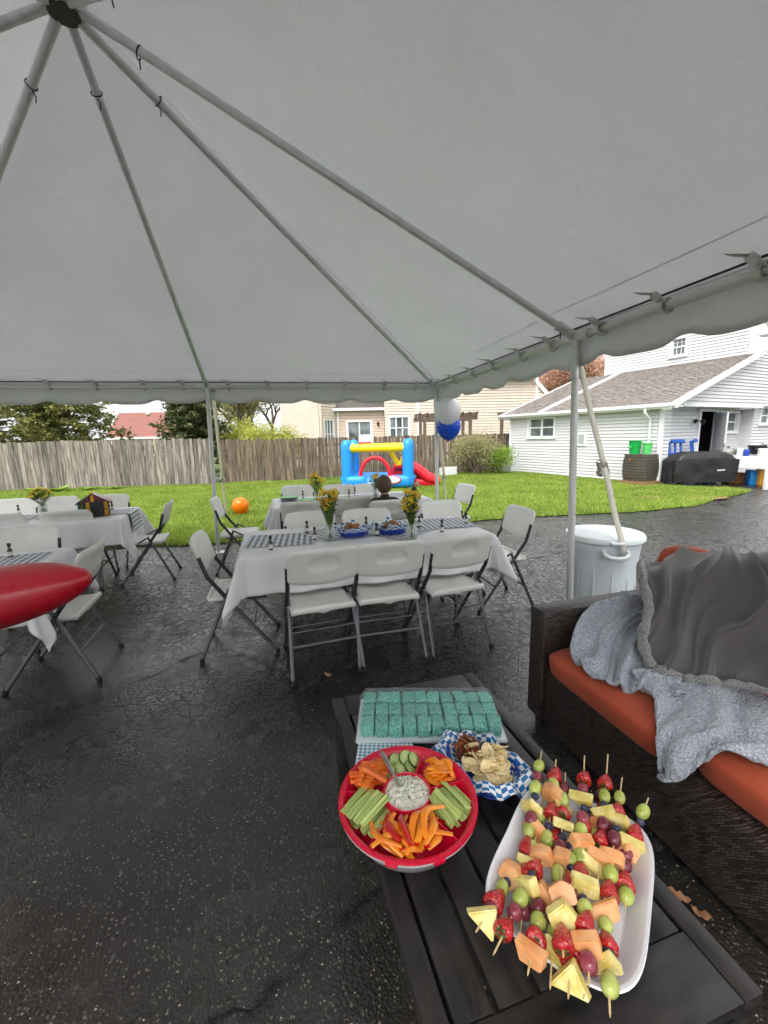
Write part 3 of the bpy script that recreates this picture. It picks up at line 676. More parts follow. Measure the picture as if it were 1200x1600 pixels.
def pergola(x, y, w, rz, label):
    H = thing('pergola', label, 'pergola', (x, y, 0), rz)
    for sx in (-1, 1):
        for sy in (-1, 1): MB().box((sx * w * .38, sy * .7, 1.1), (.13, .13, 2.2)).build('post', M('pergola_wood'), H, 0)
    for sy in (-1, 1): MB().box((0, sy * .7, 2.27), (w, .06, .2)).build('beam', M('pergola_wood'), H, 0)
    k = int(w / .35)
    me = MB().prism([(-1.15, .0), (-1.0, -.12), (1.0, -.12), (1.15, 0), (1.15, .03), (-1.15, .03)], -.02, .02, Matrix.Rotation(PI / 2, 4, 'Z') @ Matrix.Rotation(PI / 2, 4, 'X')).mesh('rafter', 0)
    for i in range(k + 1): put('rafter', me, M('pergola_wood'), H, (-w / 2 + .1 + (w - .2) * i / k, 0, 2.49))
pergola(3.0, 20.6, 2.8, rad(3), 'weathered wooden pergola standing before the tan house wall behind balloons')
pergola(6.45, 20.3, 1.5, rad(3), 'short weathered pergola end beside the corner of the white house')

# ------------------------------------------------------------------ other roofs beyond the fence
def red_house():
    H = thing('red_roofed_house', 'distant bungalow with long faded red shingle roof between two evergreens', 'house', (-25, 46, 0), rad(3))
    MB().box((0, 2.6, 1.0), (8.0, 5, 2.0)).build('wall', M('siding_pink'), H, 0)
    roof_plane(H, (-4.4, -.4, 2.0), (4.4, -.4, 2.0), (4.2, 2.6, 4.75), (-4.2, 2.6, 4.75), M('shingle_red'), 14, seg=.5)
    roof_plane(H, (-4.4, 5.6, 2.0), (4.4, 5.6, 2.0), (4.2, 2.6, 4.75), (-4.2, 2.6, 4.75), M('shingle_red'), 2, seg=.5)
    MB().box((0, -.42, 1.93), (8.8, .08, .2)).build('gutter', M('trim_white'), H, 0)
    for x in (-.9, 2.2): MB().box((x, 2.2, 4.62), (.35, .3, .22)).build('roof_vent', M('trim_white'), H, 0)
    for x in (-2.5, 1): window(H, (0, .1), 0, x, x + 1.3, .8, 1.7, 2)
red_house()
def shed():
    H = thing('white_shed', 'small white gabled shed with grey roof beyond the fence', 'shed', (-5.3, 31, 0), rad(20))
    m = MB(); m.prism([(-1.2, 0), (1.2, 0), (1.2, 2.1), (0, 3.05), (-1.2, 2.1)], 0, 3.4, Matrix.Rotation(PI / 2, 4, 'X') @ Matrix.Translation((0, 0, -3.4))); m.build('wall', M('siding_white'), H, 0)
    for s in (-1, 1): roof_plane(H, (s * 1.4, -.2, 1.98), (s * 1.4, 3.6, 1.98), (0, 3.6, 3.12), (0, -.2, 3.12), M('shingle_grey'), 8)
shed()
def far_canopy():
    H = thing('garden_canopy', 'tiny pale pop-up canopy top showing over the fence', 'canopy', (-6.45, 22.3, 0), 0)
    MB().lathe([(1.0, 1.52), (.95, 1.6), (.5, 1.78), (1e-6, 1.92)], 4).build('roof', M('balloon_white'), H, 0)
    for sx in (-.6, .6):
        for sy in (-.3, .3): MB().cyl((sx, sy, 0), (sx, sy, 1.6), .015, n=6).build('post', M('galvanised'), H)
far_canopy()

# ------------------------------------------------------------------ trees and shrubs
def leaves(C, n, spread, size, droop=0., flat=.5):
    """leaf quads as two-vertex wedge triangles around cluster centres C"""
    C = np.array(C); idx = rng.integers(0, len(C), n); P = C[idx] + rng.normal(0, 1, (n, 3)) * spread
    d = rng.normal(0, 1, (n, 3)); d[:, 2] = d[:, 2] * flat - droop; d /= np.linalg.norm(d, axis=1, keepdims=True) + 1e-9
    e = np.cross(d, rng.normal(0, 1, (n, 3))); e /= np.linalg.norm(e, axis=1, keepdims=True) + 1e-9
    s = size * (.6 + .8 * rng.random((n, 1))); return np.stack([P - e * s * .35, P + d * s, P + e * s * .35], 1)
def conifer(name, label, loc, Ht, R, nb, mat, nleaf, droop=.35, group=None):
    T = thing(name, label, 'tree', loc, random.random() * 6, group)
    MB().tube([(0, 0, 0), (.03, 0, Ht * .5), (0, .02, Ht)], [R * .075, R * .05, .02], 8).build('trunk', M('bark'), T)
    C = []; b = MB()
    for i in range(nb):
        f = (i + .5) / nb; z = Ht * (.06 + .92 * f); L = R * (1 - f) ** .8 * random.uniform(.75, 1.12); a = i * 2.399 + random.uniform(-.3, .3)
        pts = []
        for k in range(6):
            t = k / 5; pts.append((math.cos(a) * L * t, math.sin(a) * L * t, z - droop * L * t * t * .6 + .12 * L * t)); 
            if k > 0:
                for q in range(3): C.append((pts[-1][0] + random.gauss(0, .09 * L), pts[-1][1] + random.gauss(0, .09 * L), pts[-1][2] - random.random() * .12))
        b.tube(pts, [.03 * (1 - k / 6) + .004 for k in range(6)], 4, False)
    b.build('branch', M('bark'), T)['kind'] = 'stuff'
    V = leaves(C, nleaf, (.11, .11, .06), .14, .35, .4); tri_mesh('crown', V, M(mat), 3, 'stuff', T)
conifer('spruce_tree', 'big spreading yellow-green spruce behind the grey fence', (-15.2, 19.5, 0), 10.5, 3.9, 190, 'spruce', 60000)
conifer('spruce_tree', 'dark narrow spruce beside the faded red roof', (-9.0, 20.6, 0), 8.0, 1.75, 130, 'pine', 36000)
def broadleaf(name, label, loc, Ht, R, mat, nleaf, depth=5, size=.09, bark='bark_pale', seed=1, spread=.16, group=None, stems=1, cat='tree', low=.3):
    rd = random.Random(seed); T = thing(name, label, cat, loc, 0, group); b = MB(); tips = []
    def grow(p, d, L, r, n):
        m = p + d * L * .5 + Vector((rd.gauss(0, .06), rd.gauss(0, .06), 0)) * L; q = p + d * L
        b.tube([p, m, q], [r, r * .85, r * .65], 6 if n > 2 else 4, False)
        if n <= 2: tips.append(tuple(q)); tips.append(tuple(m))
        if n == 0: return
        for k in range(rd.choice((2, 3, 3)) if n < depth else 4):
            dd = (d + Vector((rd.gauss(0, .55), rd.gauss(0, .55), rd.gauss(.12, .3)))).normalized(); grow(q if k < 2 else m, dd, L * rd.uniform(.6, .85), r * .62, n - 1)
    for s in range(stems):
        d0 = Vector((rd.gauss(0, .05 if stems == 1 else .35), rd.gauss(0, .05 if stems == 1 else .35), 1)).normalized()
        grow(Vector((rd.gauss(0, .1) if stems > 1 else 0, rd.gauss(0, .1) if stems > 1 else 0, -.02)), d0, Ht * low, R * (.06 if stems == 1 else .02), depth if stems == 1 else depth - 1)
    b.build('trunk', M(bark), T, 60); A = np.array(tips)
    if nleaf: tri_mesh('crown', leaves(A, nleaf, spread, size, .1, .8), M(mat), 3, 'stuff', T)
    return T
broadleaf('young_tree', 'pale green tree just coming into leaf behind the tent pole', (-8.3, 25, 0), 6.5, 2.4, 'olive', 9000, 5, .11, seed=3, spread=.22)
broadleaf('young_tree', 'sparse spring tree with bare branches above the brown fence', (-6.9, 27.5, 0), 7.5, 2.4, 'olive', 5000, 6, .1, seed=11, spread=.25)
broadleaf('young_tree', 'bare grey tree with thick trunk beside the white shed', (-5.9, 29, 0), 9, 3.2, 'olive', 1500, 6, .1, 'bark', seed=23, spread=.25)
broadleaf('young_tree', 'bare spring tree standing over the tiny canopy top', (-10.5, 34, 0), 9, 3, 'olive', 5000, 6, .12, seed=31, spread=.3)
broadleaf('young_tree', 'pale leafing tree far behind the dark narrow spruce', (-15.5, 38, 0), 9, 3, 'spring', 7000, 5, .15, seed=37, spread=.35)
broadleaf('leafy_bush', 'yellow-green bush just over the brown fence', (-6.2, 20.5, 0), 2.6, 1.6, 'spring', 9000, 4, .08, seed=5, spread=.2, stems=5, cat='bush')
broadleaf('leafy_bush', 'round yellow-green bush beside the tiny canopy top', (-4.6, 20.2, 0), 2.3, 1.6, 'spring', 8000, 4, .08, seed=9, spread=.2, stems=5, cat='bush')
broadleaf('leafy_bush', 'pale green bush between the spruce and the tent pole', (-7.6, 22.0, 0), 3.0, 1.6, 'spring', 9000, 4, .09, seed=13, spread=.22, stems=5, cat='bush')
broadleaf('rusty_tree', 'rust-red budding tree behind the roofs', (15.5, 36, 0), 10, 3.6, 'rust_leaf', 26000, 6, .14, seed=17, spread=.4)
broadleaf('rusty_tree', 'second rust-red tree beside the tan gable', (18.5, 40, 0), 11, 3.6, 'rust_leaf', 26000, 6, .16, seed=19, spread=.45)
broadleaf('forsythia_shrub', 'loose twiggy shrub with small pale leaves before the brown fence', (3.5, 15.7, 0), 1.25, 1.2, 'olive', 9000, 5, .045, 'bark_pale', seed=29, spread=.13, stems=9, cat='shrub', low=.42)
broadleaf('forsythia_shrub', 'smaller leafy shrub in the fence corner by the white house', (4.35, 15.9, 0), .9, .9, 'shrub', 5000, 4, .05, 'bark_pale', seed=41, spread=.12, stems=6, cat='shrub', low=.42)
def low_plant(x, y, r, label, seed):
    rd = np.random.default_rng(seed); T = thing('leafy_plant', label, 'plant', (x, y, 0), 0, 'low green plants along the grey fence')
    m = MB()
    for k in range(26):
        a = k * 2.4; L = r * rd.uniform(.6, 1.1); e = rd.uniform(.5, 1.3); p = []
        w = r * .14
        for i in range(4):
            t = i / 3; p.append((math.cos(a) * L * t * math.cos(e * .6), math.sin(a) * L * t * math.cos(e * .6), L * (math.sin(e) * t - .45 * t * t)))
        s = Vector((-math.sin(a), math.cos(a), 0)) * w
        m.add([Vector(p[0]), Vector(p[1]) - s, Vector(p[1]) + s, Vector(p[2]) - s * .8, Vector(p[2]) + s * .8, Vector(p[3])], [(0, 1, 2), (1, 3, 4, 2), (3, 5, 4)])
    m.build('foliage', M('shrub'), T, 0)
low_plant(-10.9, 13.1, .42, 'low green hosta clump at the foot of the grey fence, first from the frame edge', 1)
low_plant(-10.1, 13.05, .5, 'low green hosta clump at the foot of the grey fence, second along', 2)
low_plant(-9.3, 13.2, .4, 'low green hosta clump at the foot of the grey fence, third along', 3)
low_plant(-8.6, 13.4, .34, 'smallest hosta clump at the foot of the grey fence, behind the flower jar', 4)
# ================================================================== frame tent
TY = .211; TENT = thing('frame_tent', 'large white frame tent with metal rafters over the party tables', 'tent', (-1.569, 2.562, 0), TY)
EZ, HZ, B = 2.169, 3.70, 3.05
def canopy_z(t, s):   # t 0 hub .. 1 eave ; s -1..1 along the edge
    q = abs(s); return HZ + .07 - (HZ - EZ) * t - .035 * math.sin(PI * q) * math.sin(PI * min(t, 1)) - .012 * math.sin(PI * q) * t
cv = MB(); OUT = 1.018
for k in range(4):
    R = rot(0, 0, k * PI / 2)
    def fn(u, v, R=R):
        s = -1 + 2 * u; t = max(v, .004); e = max(0, t - .86) / .14
        z = canopy_z(t, s) + e * e * .006 * math.sin(s * 41 + k) * (1 if t < .999 else 0) + .012 * ns(s * 3 * t, t * 3, k, 1.6) * math.sin(PI * min(t, 1)) * min(1, 8 * min(abs(s), 1 - abs(s)))
        return R @ Vector((s * B * OUT * t, B * OUT * t, z))
    cv.grid(fn, 90, 60)
cv.build('canopy', M('tent_vinyl'), TENT, 40, solid=.002)
for k in range(4):   # welded seams of the vinyl
    R = rot(0, 0, k * PI / 2)
    for tt in (.93,): MB().grid(lambda u, v: R @ Vector(((-1 + 2 * u) * B * OUT * tt, B * OUT * (tt + .0025 * v), canopy_z(tt + .0025 * v, -1 + 2 * u) - .0035)), 60, 1, False).build('seam', M('tent_vinyl'), TENT, 60)
vl = MB(); SC = .61
for k in range(4):
    R = rot(0, 0, k * PI / 2); zt = canopy_z(1, 1)
    def fn(u, v, R=R):
        x = -B * OUT + 2 * B * OUT * u; ph = (x + k * .13) / SC % 1; sc = .045 * (1 - abs(math.cos(PI * ph)) ** 6) ; z = canopy_z(1, x / B / OUT) + .012 - v * (.235 + sc)
        y = B * OUT - .006 * (1 - v) + .018 * math.sin(x * 5.3 + k) * v + .012 * math.sin(x * 13 + 2 * k) * v
        return R @ Vector((x, y, z))
    vl.grid(fn, 200, 5)
vl.build('valance', M('tent_vinyl'), TENT, 60, solid=.002)
PTS = {'far_mid': (0, B), 'far_corner': (B, B), 'side_mid': (B, 0), 'a': (-B, B), 'b': (-B, 0), 'c': (B, -B), 'd': (0, -B), 'e': (-B, -B)}
def lean(p, dx, dy): return dx, dy
BASE = {'far_mid': (-.05, 0), 'far_corner': (.02, -.01), 'side_mid': (.066, -.015)}
for nme, (x, y) in PTS.items():
    bx, by = BASE.get(nme, (0, 0))
    po = MB().tube([(x + bx, y + by, .01), (x, y, EZ - .05)], .026, 14).build('pole', M('pole_white'), TENT)
    MB().cyl((x, y, EZ - .28), (x, y, EZ - .04), .031, n=14).build('sleeve', M('galvanised'), po)
    MB().rbox((x + bx, y + by, .006), (.15, .15, .012), .004).build('base_plate', M('galvanised'), po)
    m = MB(); m.cyl((x, y, EZ - .05), (x, y, EZ + .03), .036, n=12); L = math.hypot(x, y); ux, uy = -x / L, -y / L
    m.cyl((x, y, EZ), (x + ux * .16, y + uy * .16, EZ + .16 * (HZ - EZ) / L), .034, n=12)
    if abs(x) < .1 or abs(y) < .1:
        tx, ty = (1, 0) if abs(x) < .1 else (0, 1)
        for s in (-1, 1): m.cyl((x, y, EZ), (x + tx * s * .14, y + ty * s * .14, EZ), .034, n=12)
    else: m.cyl((x, y, EZ), (x - math.copysign(.14, x), y, EZ), .034, n=12); m.cyl((x, y, EZ), (x, y - math.copysign(.14, y), EZ), .034, n=12)
    m.build('corner_fitting', M('galvanised'), TENT)
    # rafters reach the hub
    r = MB().cyl((x * .985, y * .985, EZ + .015 * (HZ - EZ)), (x * (.016 if x and y else .026), y * (.016 if x and y else .026), HZ - .02 * (HZ - EZ)), .0235, n=14).build('rafter', M('galvanised'), TENT)
    for q in (.955, .11): 
        cx, cy, cz = x * q, y * q, EZ + (1 - q) * (HZ - EZ); d = Vector((x, y, EZ - HZ)).normalized(); u = d.cross(Vector((0, 0, 1))).normalized(); w = d.cross(u)
        mb = MB().tube([Vector((cx, cy, cz)) + u * .03 * math.cos(a) + w * .03 * math.sin(a) for a in np.linspace(0, 2 * PI, 13)[:-1]], .0035, 5, closed=True)
        mb.tube([Vector((cx, cy, cz - .03)), Vector((cx, cy, cz - .05)) + u * .015, Vector((cx, cy, cz - .085)) + u * .010], .0035, 5); mb.build('bungee_loop', M('black_rubber'), r)
for k in range(4):   # eave rails and the ties that hold the canopy
    R = rot(0, 0, k * PI / 2)
    rl = MB().cyl(R @ Vector((-B + .1, B, EZ)), R @ Vector((B - .1, B, EZ)), .025, n=12).build('eave_rail', M('pole_white'), TENT)
    MB().cyl(R @ Vector((-B + .05, B - .03, EZ + .052)), R @ Vector((B - .05, B - .03, EZ + .052)), .006, n=6).build('canopy_rope', M('black_rubber'), rl)
m = MB()
m.tube([(-.0, .045 * math.cos(a), .04 * math.sin(a)) for a in np.linspace(0, 2 * PI, 11)[:-1]], .007, 6, closed=True, flat=2.4)
m.box((0, -.055, .035), (.045, .07, .012), rot(rad(-28), 0, 0)); m.tube([(-.012, -.03, .02), (-.01, -.09, .06), (-.03, -.14, .066), (-.055, -.165, .08)], [.012, .016, .012, .003], 6, flat=.35); m.box((.0, -.07, .05), (.03, .05, .022), rot(rad(-20), 0, 0))
TIE = m.mesh('tie_strap')
for k in range(4):
    for x in (-2.72, -2.3, -1.75, -1.25, -.72, -.28, .26, .75, 1.25, 1.75, 2.3, 2.75):
        p = rot(0, 0, k * PI / 2) @ Vector((x, B, EZ)); put('tie_strap', TIE, M('webbing' if False else 'pole_white'), TENT, p, (0, 0, k * PI / 2))
m = MB(); m.lathe([(1e-6, -.05), (.085, -.045), (.10, -.02), (.10, .04), (.07, .07), (1e-6, .08)], 20, (0, 0, HZ)); m.build('hub', M('galvanised'), TENT)
MB().lathe([(1e-6, -.003), (.072, -.003), (.072, .003), (1e-6, .003)], 20, (0, 0, HZ - .05)).build('hub_plate', M('chair_dark'), TENT)
# world position of the tent's frame points
TM = Matrix.Translation((-1.569, 2.562, 0)) @ Matrix.Rotation(TY, 4, 'Z')
def tent_pt(x, y, z): return TM @ Vector((x, y, z))
# ------------------------------------------------------------------ ratchet straps
def strap(label, p0, p1, rt, w=.048, loop=None):
    p0, p1 = Vector(p0), Vector(p1); T = thing('ratchet_strap', label, 'strap', p1, 0, 'white tie-down straps on the tent poles'); d = p1 - p0
    sd_ = Vector((d.y, -d.x, 0)).normalized() if math.hypot(d.x, d.y) > .05 else Vector((1, 0, 0)); sd_ = Vector((.97, .22, 0)); nn = d.cross(sd_).normalized(); sd_ = nn.cross(d).normalized()
    def ribbon(a, b, off, name):
        MB().grid(lambda u, v: p0.lerp(p1, a + (b - a) * v) - p1 + sd_ * (u - .5) * w + nn * (off + .004 * math.sin(v * 9)), 2, 12).build(name, M('webbing'), T, 60, solid=.003)
    ribbon(0, rt, 0, 'upper_webbing'); ribbon(rt, 1, .003, 'lower_webbing')
    c = p0.lerp(p1, rt) - p1; R = Matrix((sd_, nn, -d.normalized())).transposed()
    m = MB()
    for s in (-1, 1): m.box(c + R @ Vector((s * .032, -.012, -.01)), (.004, .035, .1), R); m.lathe([(1e-6, -.004), (.026, -.004), (.026, .004), (1e-6, .004)], 14, c + R @ Vector((s * .036, -.02, -.03)), R @ rot(0, PI / 2, 0))
    m.cyl(c + R @ Vector((-.032, -.02, -.03)), c + R @ Vector((.032, -.02, -.03)), .013, n=10); m.box(c + R @ Vector((0, -.035, .02)), (.05, .012, .05), R); m.tube([c + R @ Vector((-.03, -.03, .05)), c + R @ Vector((0, -.045, .065)), c + R @ Vector((.03, -.03, .05))], .006, 6)
    m.build('ratchet', M('steel'), T)
    return T
_h = tent_pt(B + .01, .03, EZ - .02)
strap('white ratchet strap from the tent pole to the trash can handle', _h, (1.80, 3.055, .585), .585)
strap('white ratchet strap down to the lawn behind the balloons', tent_pt(B + .02, B + .02, EZ - .03), (1.25, 8.25, .02), .66)
strap('white ratchet strap beside the tent pole before the grey fence', tent_pt(.06, B + .03, EZ - .03), (-3.12, 8.2, .02), .62)
# ------------------------------------------------------------------ trash can
def can():
    T = thing('trash_can', 'round white plastic trash can with lid behind the wicker sofa', 'trash can', (1.80, 3.36, 0), rad(-100))
    def fl(p, a):
        k = .006 * (1 if abs(((a / (PI / 6)) % 1) - .5) < .3 and .12 < p.z < .5 else 0); r = math.hypot(p.x, p.y); return (p.x * (1 - k / r) if r > .01 else 0, p.y * (1 - k / r) if r > .01 else 0, p.z)
    m = MB(); m.lathe([(1e-6, 0), (.215, 0), (.222, .015), (.232, .1), (.234, .13), (.258, .5), (.262, .53), (.27, .60), (.272, .63), (.285, .64), (.285, .66)], 72, fn=fl); m.build('body', M('trash_white'), T)
    for a in range(12):
        g = a * PI / 6; MB().rbox((math.cos(g) * .248, math.sin(g) * .248, .31), (.012, .014, .42), .005, rot(0, rad(3.8), 0) if False else rot(0, 0, g)).build('rib', M('trash_white'), T)
    m = MB(); m.lathe([(.292, .645), (.298, .65), (.298, .675), (.288, .69), (.262, .685), (.25, .69), (.14, .712), (.12, .705), (1e-6, .71)], 64); l = m.build('lid', M('trash_lid'), T)
    for a in (0, PI): MB().rbox((math.cos(a) * .30, math.sin(a) * .30, .668), (.07, .1, .02), .008, rot(0, 0, a)).build('lid_tab', M('trash_lid'), l)
    for a in (0, PI):
        R = rot(0, 0, a); m = MB()
        m.tube([R @ Vector(p) for p in ((.265, -.085, .6), (.31, -.08, .575), (.325, -.05, .56), (.328, 0, .556), (.325, .05, .56), (.31, .08, .575), (.265, .085, .6))], .017, 8); m.box(R @ Vector((.285, -.078, .575)), (.05, .014, .07), R); m.box(R @ Vector((.285, .078, .575)), (.05, .014, .07), R); m.build('handle', M('trash_lid'), T)
can()
# ------------------------------------------------------------------ balloons
def balloon(name, label, c, r, mat, tie=None, cat='balloon'):
    T = thing(name, label, cat, c, 0)
    prof = [(1e-6, r)]
    for i in range(1, 22):
        a = PI * i / 22; z = math.cos(a); rr = math.sin(a); k = 1 if z > 0 else 1.18 - .0 * z
        prof.append((r * rr * (1 if z > 0 else (1 - .1 * z * z)), r * z * k))
    prof += [(r * .05, -r * 1.2), (r * .075, -r * 1.25), (r * .03, -r * 1.26)]
    MB().lathe(prof[::-1], 36).build('skin', M(mat), T, 180)
    if tie: MB().tube([(0, 0, -r * 1.2), ((tie[0] - c[0]) * .5 + .02, (tie[1] - c[1]) * .5, (tie[2] - c[2]) * .5 - .2 * r), (tie[0] - c[0], tie[1] - c[1], tie[2] - c[2])], .0025, 5).build('string', M('webbing'), T)
_pt = tent_pt(B, B, EZ - .7)
balloon('balloon', 'round white balloon tied to the far tent corner pole', (.90, 5.86, 1.83), .172, 'balloon_white', _pt)
balloon('balloon', 'royal blue balloon hanging just below the white balloon', (.925, 5.98, 1.625), .17, 'balloon_blue', _pt)
balloon('balloon', 'orange balloon lying on the grass behind an empty chair', (-2.88, 8.36, .20), .165, 'balloon_orange')
def red_balloon():
    T = thing('foil_balloon', 'glossy red foil balloon reaching in over the checkered table', 'balloon', (-1.62, 1.6, .89), rad(8))
    m = MB(); m.ell((-.04, 0, 0), (.10, .15, .46), rot(0, PI / 2 - rad(9), 0), 40, 30, lambda p: Vector((p.x * (1.2 - .22 * p.z / .46) * (1.15 if p.x > 0 else 1.0), p.y * (1.1 - .25 * p.z / .46), math.copysign(abs(p.z / .46) ** .72, p.z) * .46))); m.build('main_lobe', M('foil_red'), T, 180)
    m = MB(); m.ell((-.2, -.02, -.14), (.17, .12, .085), rot(0, rad(12), 0), 28, 16); m.build('lower_lobe', M('foil_red'), T, 180)
    MB().tube([(-.25, 0, -.2), (-.28, .02, -.5), (-.3, 0, -.885)], .002, 5).build('ribbon', M('webbing'), T)
red_balloon()

# ================================================================== folding chairs
def chair_proto():
    T = thing('folding_chair', 'x', 'chair', (0, 0, 0), 0, 'white plastic folding chairs around the party tables')
    pm, gm, dm = M('chair_plastic'), M('chair_metal'), M('chair_dark'); HW = .218
    # forward is +x
    def seat(p):   # p in box coords
        u, w = p.x / .4, p.y / .43; z = p.z + .012 * math.cos(u * PI) * 0 - .014 * math.cos(PI * w) * math.cos(PI * u * .8) * (1 if p.z > 0 else .6) + .012 * max(0, -u - .25) * 2
        return (p.x, p.y * (1 - .10 * (u + .5) * 0 - .05 * max(0, -u) * 2 * 0), z)
    bm = bmesh.new(); bmesh.ops.create_grid(bm, x_segments=16, y_segments=16, size=.5)
    for v in bm.verts:
        u, w = v.co.x, v.co.y; k = 1 - .10 * max(0, u) * 2; cx = u * .40; cy = w * .42 * k
        edge = max(abs(u), abs(w)) * 2; z = -.020 * math.cos(PI * u) * math.cos(PI * w) - .020 * max(0, edge - .8) ** 2 * 25 * .8
        g = math.exp(-((w) ** 2) / .004) * max(0, min(1, (-u - .18) / .3)); z -= .014 * g
        v.co = (cx, cy, z)
    m = MB(); m.bm(bm, (0, 0, .455)); o = m.build('seat', pm, T, 60); md = o.modifiers.new('thickness', 'SOLIDIFY'); md.thickness = .028; md.offset = -1; bv = o.modifiers.new('round', 'BEVEL'); bv.width = .006; bv.segments = 2; bv.limit_method = 'ANGLE'
    MB().rbox((-.193, 0, .443), (.03, .40, .036), .012).build('seat_lip', pm, T)
    # back panel on the tube line
    f0 = Vector((.235, 0, 0)); tdir = Vector((-.185 - .235, 0, .60)); 
    def P(z):  # tube centre x at height z
        return .235 - .42 * z / .60 if z < .6 else -.185 - .075 * (z - .6) / .25
    def back(u, v):
        y = (u - .5) * .455; z = .625 + .228 * v; q = 2 * u - 1; r = max(0, abs(q) - .80) / .20
        zt = .853 - .045 * r * r - .006 * q * q; zb = .628 - .020 * (1 - q * q) + .02 * r * r; z = zb + (zt - zb) * v
        x = P(min(z, .85)) - .03 * (1 - q * q) - .012 * (1 - v) * 0
        # crescent finger recess
        cres = 1 if (abs(q) < .42 and .66 - .22 * (q / .42) ** 2 > v * 1.0 - .10 and v > .5) else 0
        return Vector((x + .0 * cres, y, z))
    def shell(side):
        def f(u, v):
            p = back(u, v); q = 2 * u - 1; d = ((q / .46) ** 2 + ((v - .56) / .24) ** 2); rec = .010 * max(0, min(1, (1 - d) * 5)) if v > .5 else .010 * max(0, min(1, (1 - d) * 5)) * max(0, 1 - (.5 - v) * 9)
            e = max(0, abs(q) - .9) / .1; ev = max(0, abs(2 * v - 1) - .86) / .14
            th = .016 * (1 - .75 * max(e, ev) ** 2)
            return p + Vector((side * th + (rec if side < 0 else 0), 0, 0))
        return f
    m = MB(); nu, nv = 36, 14; m.grid(shell(-1), nu, nv, False); n0 = len(m.v); m.grid(shell(1), nu, nv, False)
    w = nu + 1; ring = [i for i in range(nu)] + [nu + j * w for j in range(nv)] + [nv * w + nu - i for i in range(nu)] + [(nv - j) * w for j in range(nv)]
    m.f = [f if max(f) < n0 else f[::-1] for f in m.f]
    for a, b in zip(ring, ring[1:] + ring[:1]): m.f.append((a, b, n0 + b, n0 + a))
    m.f = [f[::-1] for f in m.f]; m.build('backrest', pm, T, 50)
    for s in (-1, 1):
        y = s * HW
        lg = MB().tube([(.235, y, .012), (P(.45), y, .45)], .0125, 10).build('front_leg', gm, T)
        MB().tube([(P(.45), y, .45), (P(.6), y, .6), (P(.74), y, .74)], .0135, 10).build('back_tube', dm, T)
        MB().cyl((.238, y, .0), (.23, y, .03), .0155, n=10).build('foot_cap', M('black_rubber'), lg)
        y2 = s * (HW - .03)
        lg = MB().tube([(-.27, s * (HW + .012), .012), (-.10, y2 + s * .022, .40), (-.055, y2 + s * .02, .50)], .0125, 10).build('rear_leg', gm, T)
        MB().cyl((-.2705, s * (HW + .0125), .0), (-.264, s * (HW + .011), .03), .0155, n=10).build('foot_cap', M('black_rubber'), lg)
        MB().box((.02, s * .19, .425), (.34, .014, .03)).build('seat_bracket', dm, T, 0)
        MB().tube([(-.05, s * .2, .49), (.04, s * .2, .44)], .008, 6).build('brace', dm, T)
    MB().cyl((-.185, -HW, .205), (-.185, HW, .205), .0105, n=8).build('stretcher', gm, T)
    MB().cyl((.085, -HW, .215), (.085, HW, .215), .007, n=8).build('stretcher', gm, T)
    MB().cyl((-.15, -HW, .285), (-.15, HW, .285), .005, n=8).build('stretcher', gm, T)
    return T
CH = chair_proto()
A15 = rad(15); FAR, NEAR = rad(-75), rad(105)
CHAIRS = [
 (-.455, 2.70, rad(109), 'white folding chair at the central table, empty, backing the coffee table, first of three'),
 (-.02, 2.83, rad(104), 'white folding chair in the middle of three backing onto the coffee table'),
 (.44, 2.96, rad(110), 'white folding chair turned slightly, third of three, closest to the wicker sofa'),
 (-1.06, 2.95, rad(13), 'white folding chair at the head of the central table, seen side-on, facing the jars'),
 (.97, 3.64, rad(193), 'white folding chair at the end of the central table beside the trash can'),
 (-.60, 3.47, FAR, 'white folding chair across the central table behind the taller flower jar'),
 (-.10, 3.55, FAR, 'white folding chair across the central table behind the snack baskets'),
 (.65, 3.95, rad(-72), 'white folding chair pulled out across the central table behind the cream flower jar'),
 (-.93, 4.64, NEAR, 'white folding chair with its back turned at the lawn-side table, above the taller flower jar'),
 (-.40, 4.90, NEAR, 'white folding chair with its back turned at the lawn-side table, next to the child'),
 (.0, 4.60, NEAR, 'white folding chair with a child sitting in it'),
 (-1.15, 5.66, FAR, 'white folding chair facing the tent at the lawn-side table, by the stacked plates'),
 (-.56, 5.62, FAR, 'white folding chair facing the tent at the lawn-side table, in front of the inflatable pillar'),
 (-.14, 5.66, FAR, 'white folding chair facing the tent at the lawn-side table, behind the yellow flowers'),
 (-1.68, 4.83, rad(12), 'white folding chair at the head of the lawn-side table beside the tent pole'),
 (.86, 5.48, rad(200), 'white folding chair angled on the lawn edge beside the balloon strap'),
 (-4.42, 4.88, rad(-72), 'white folding chair across the toy-house table, at the frame edge'),
 (-3.98, 4.97, rad(-72), 'white folding chair across the toy-house table, behind the flower jar'),
 (-3.40, 5.06, rad(-72), 'white folding chair across the toy-house table, behind the small bottle'),
 (-3.24, 4.37, rad(107), 'white folding chair with its back turned, before the colourful toy house'),
 (-3.80, 4.24, rad(107), 'white folding chair with its back turned, partly cut by the frame edge'),
 (-2.64, 4.56, rad(198), 'white folding chair at the end of the toy-house table against the lawn'),
 (-2.80, 3.09, rad(-70), 'white folding chair across the table under the red foil balloon'),
 (-2.17, 2.62, rad(196), 'white folding chair standing just behind the red foil balloon, legs on the asphalt'),
]
for i, (x, y, rz, lab) in enumerate(CHAIRS):
    if i == 0: CH.location = (x, y, 0); CH.rotation_euler = (0, 0, rz); CH['label'] = lab
    else: copy_tree(CH, (x, y, 0), rz, lab)

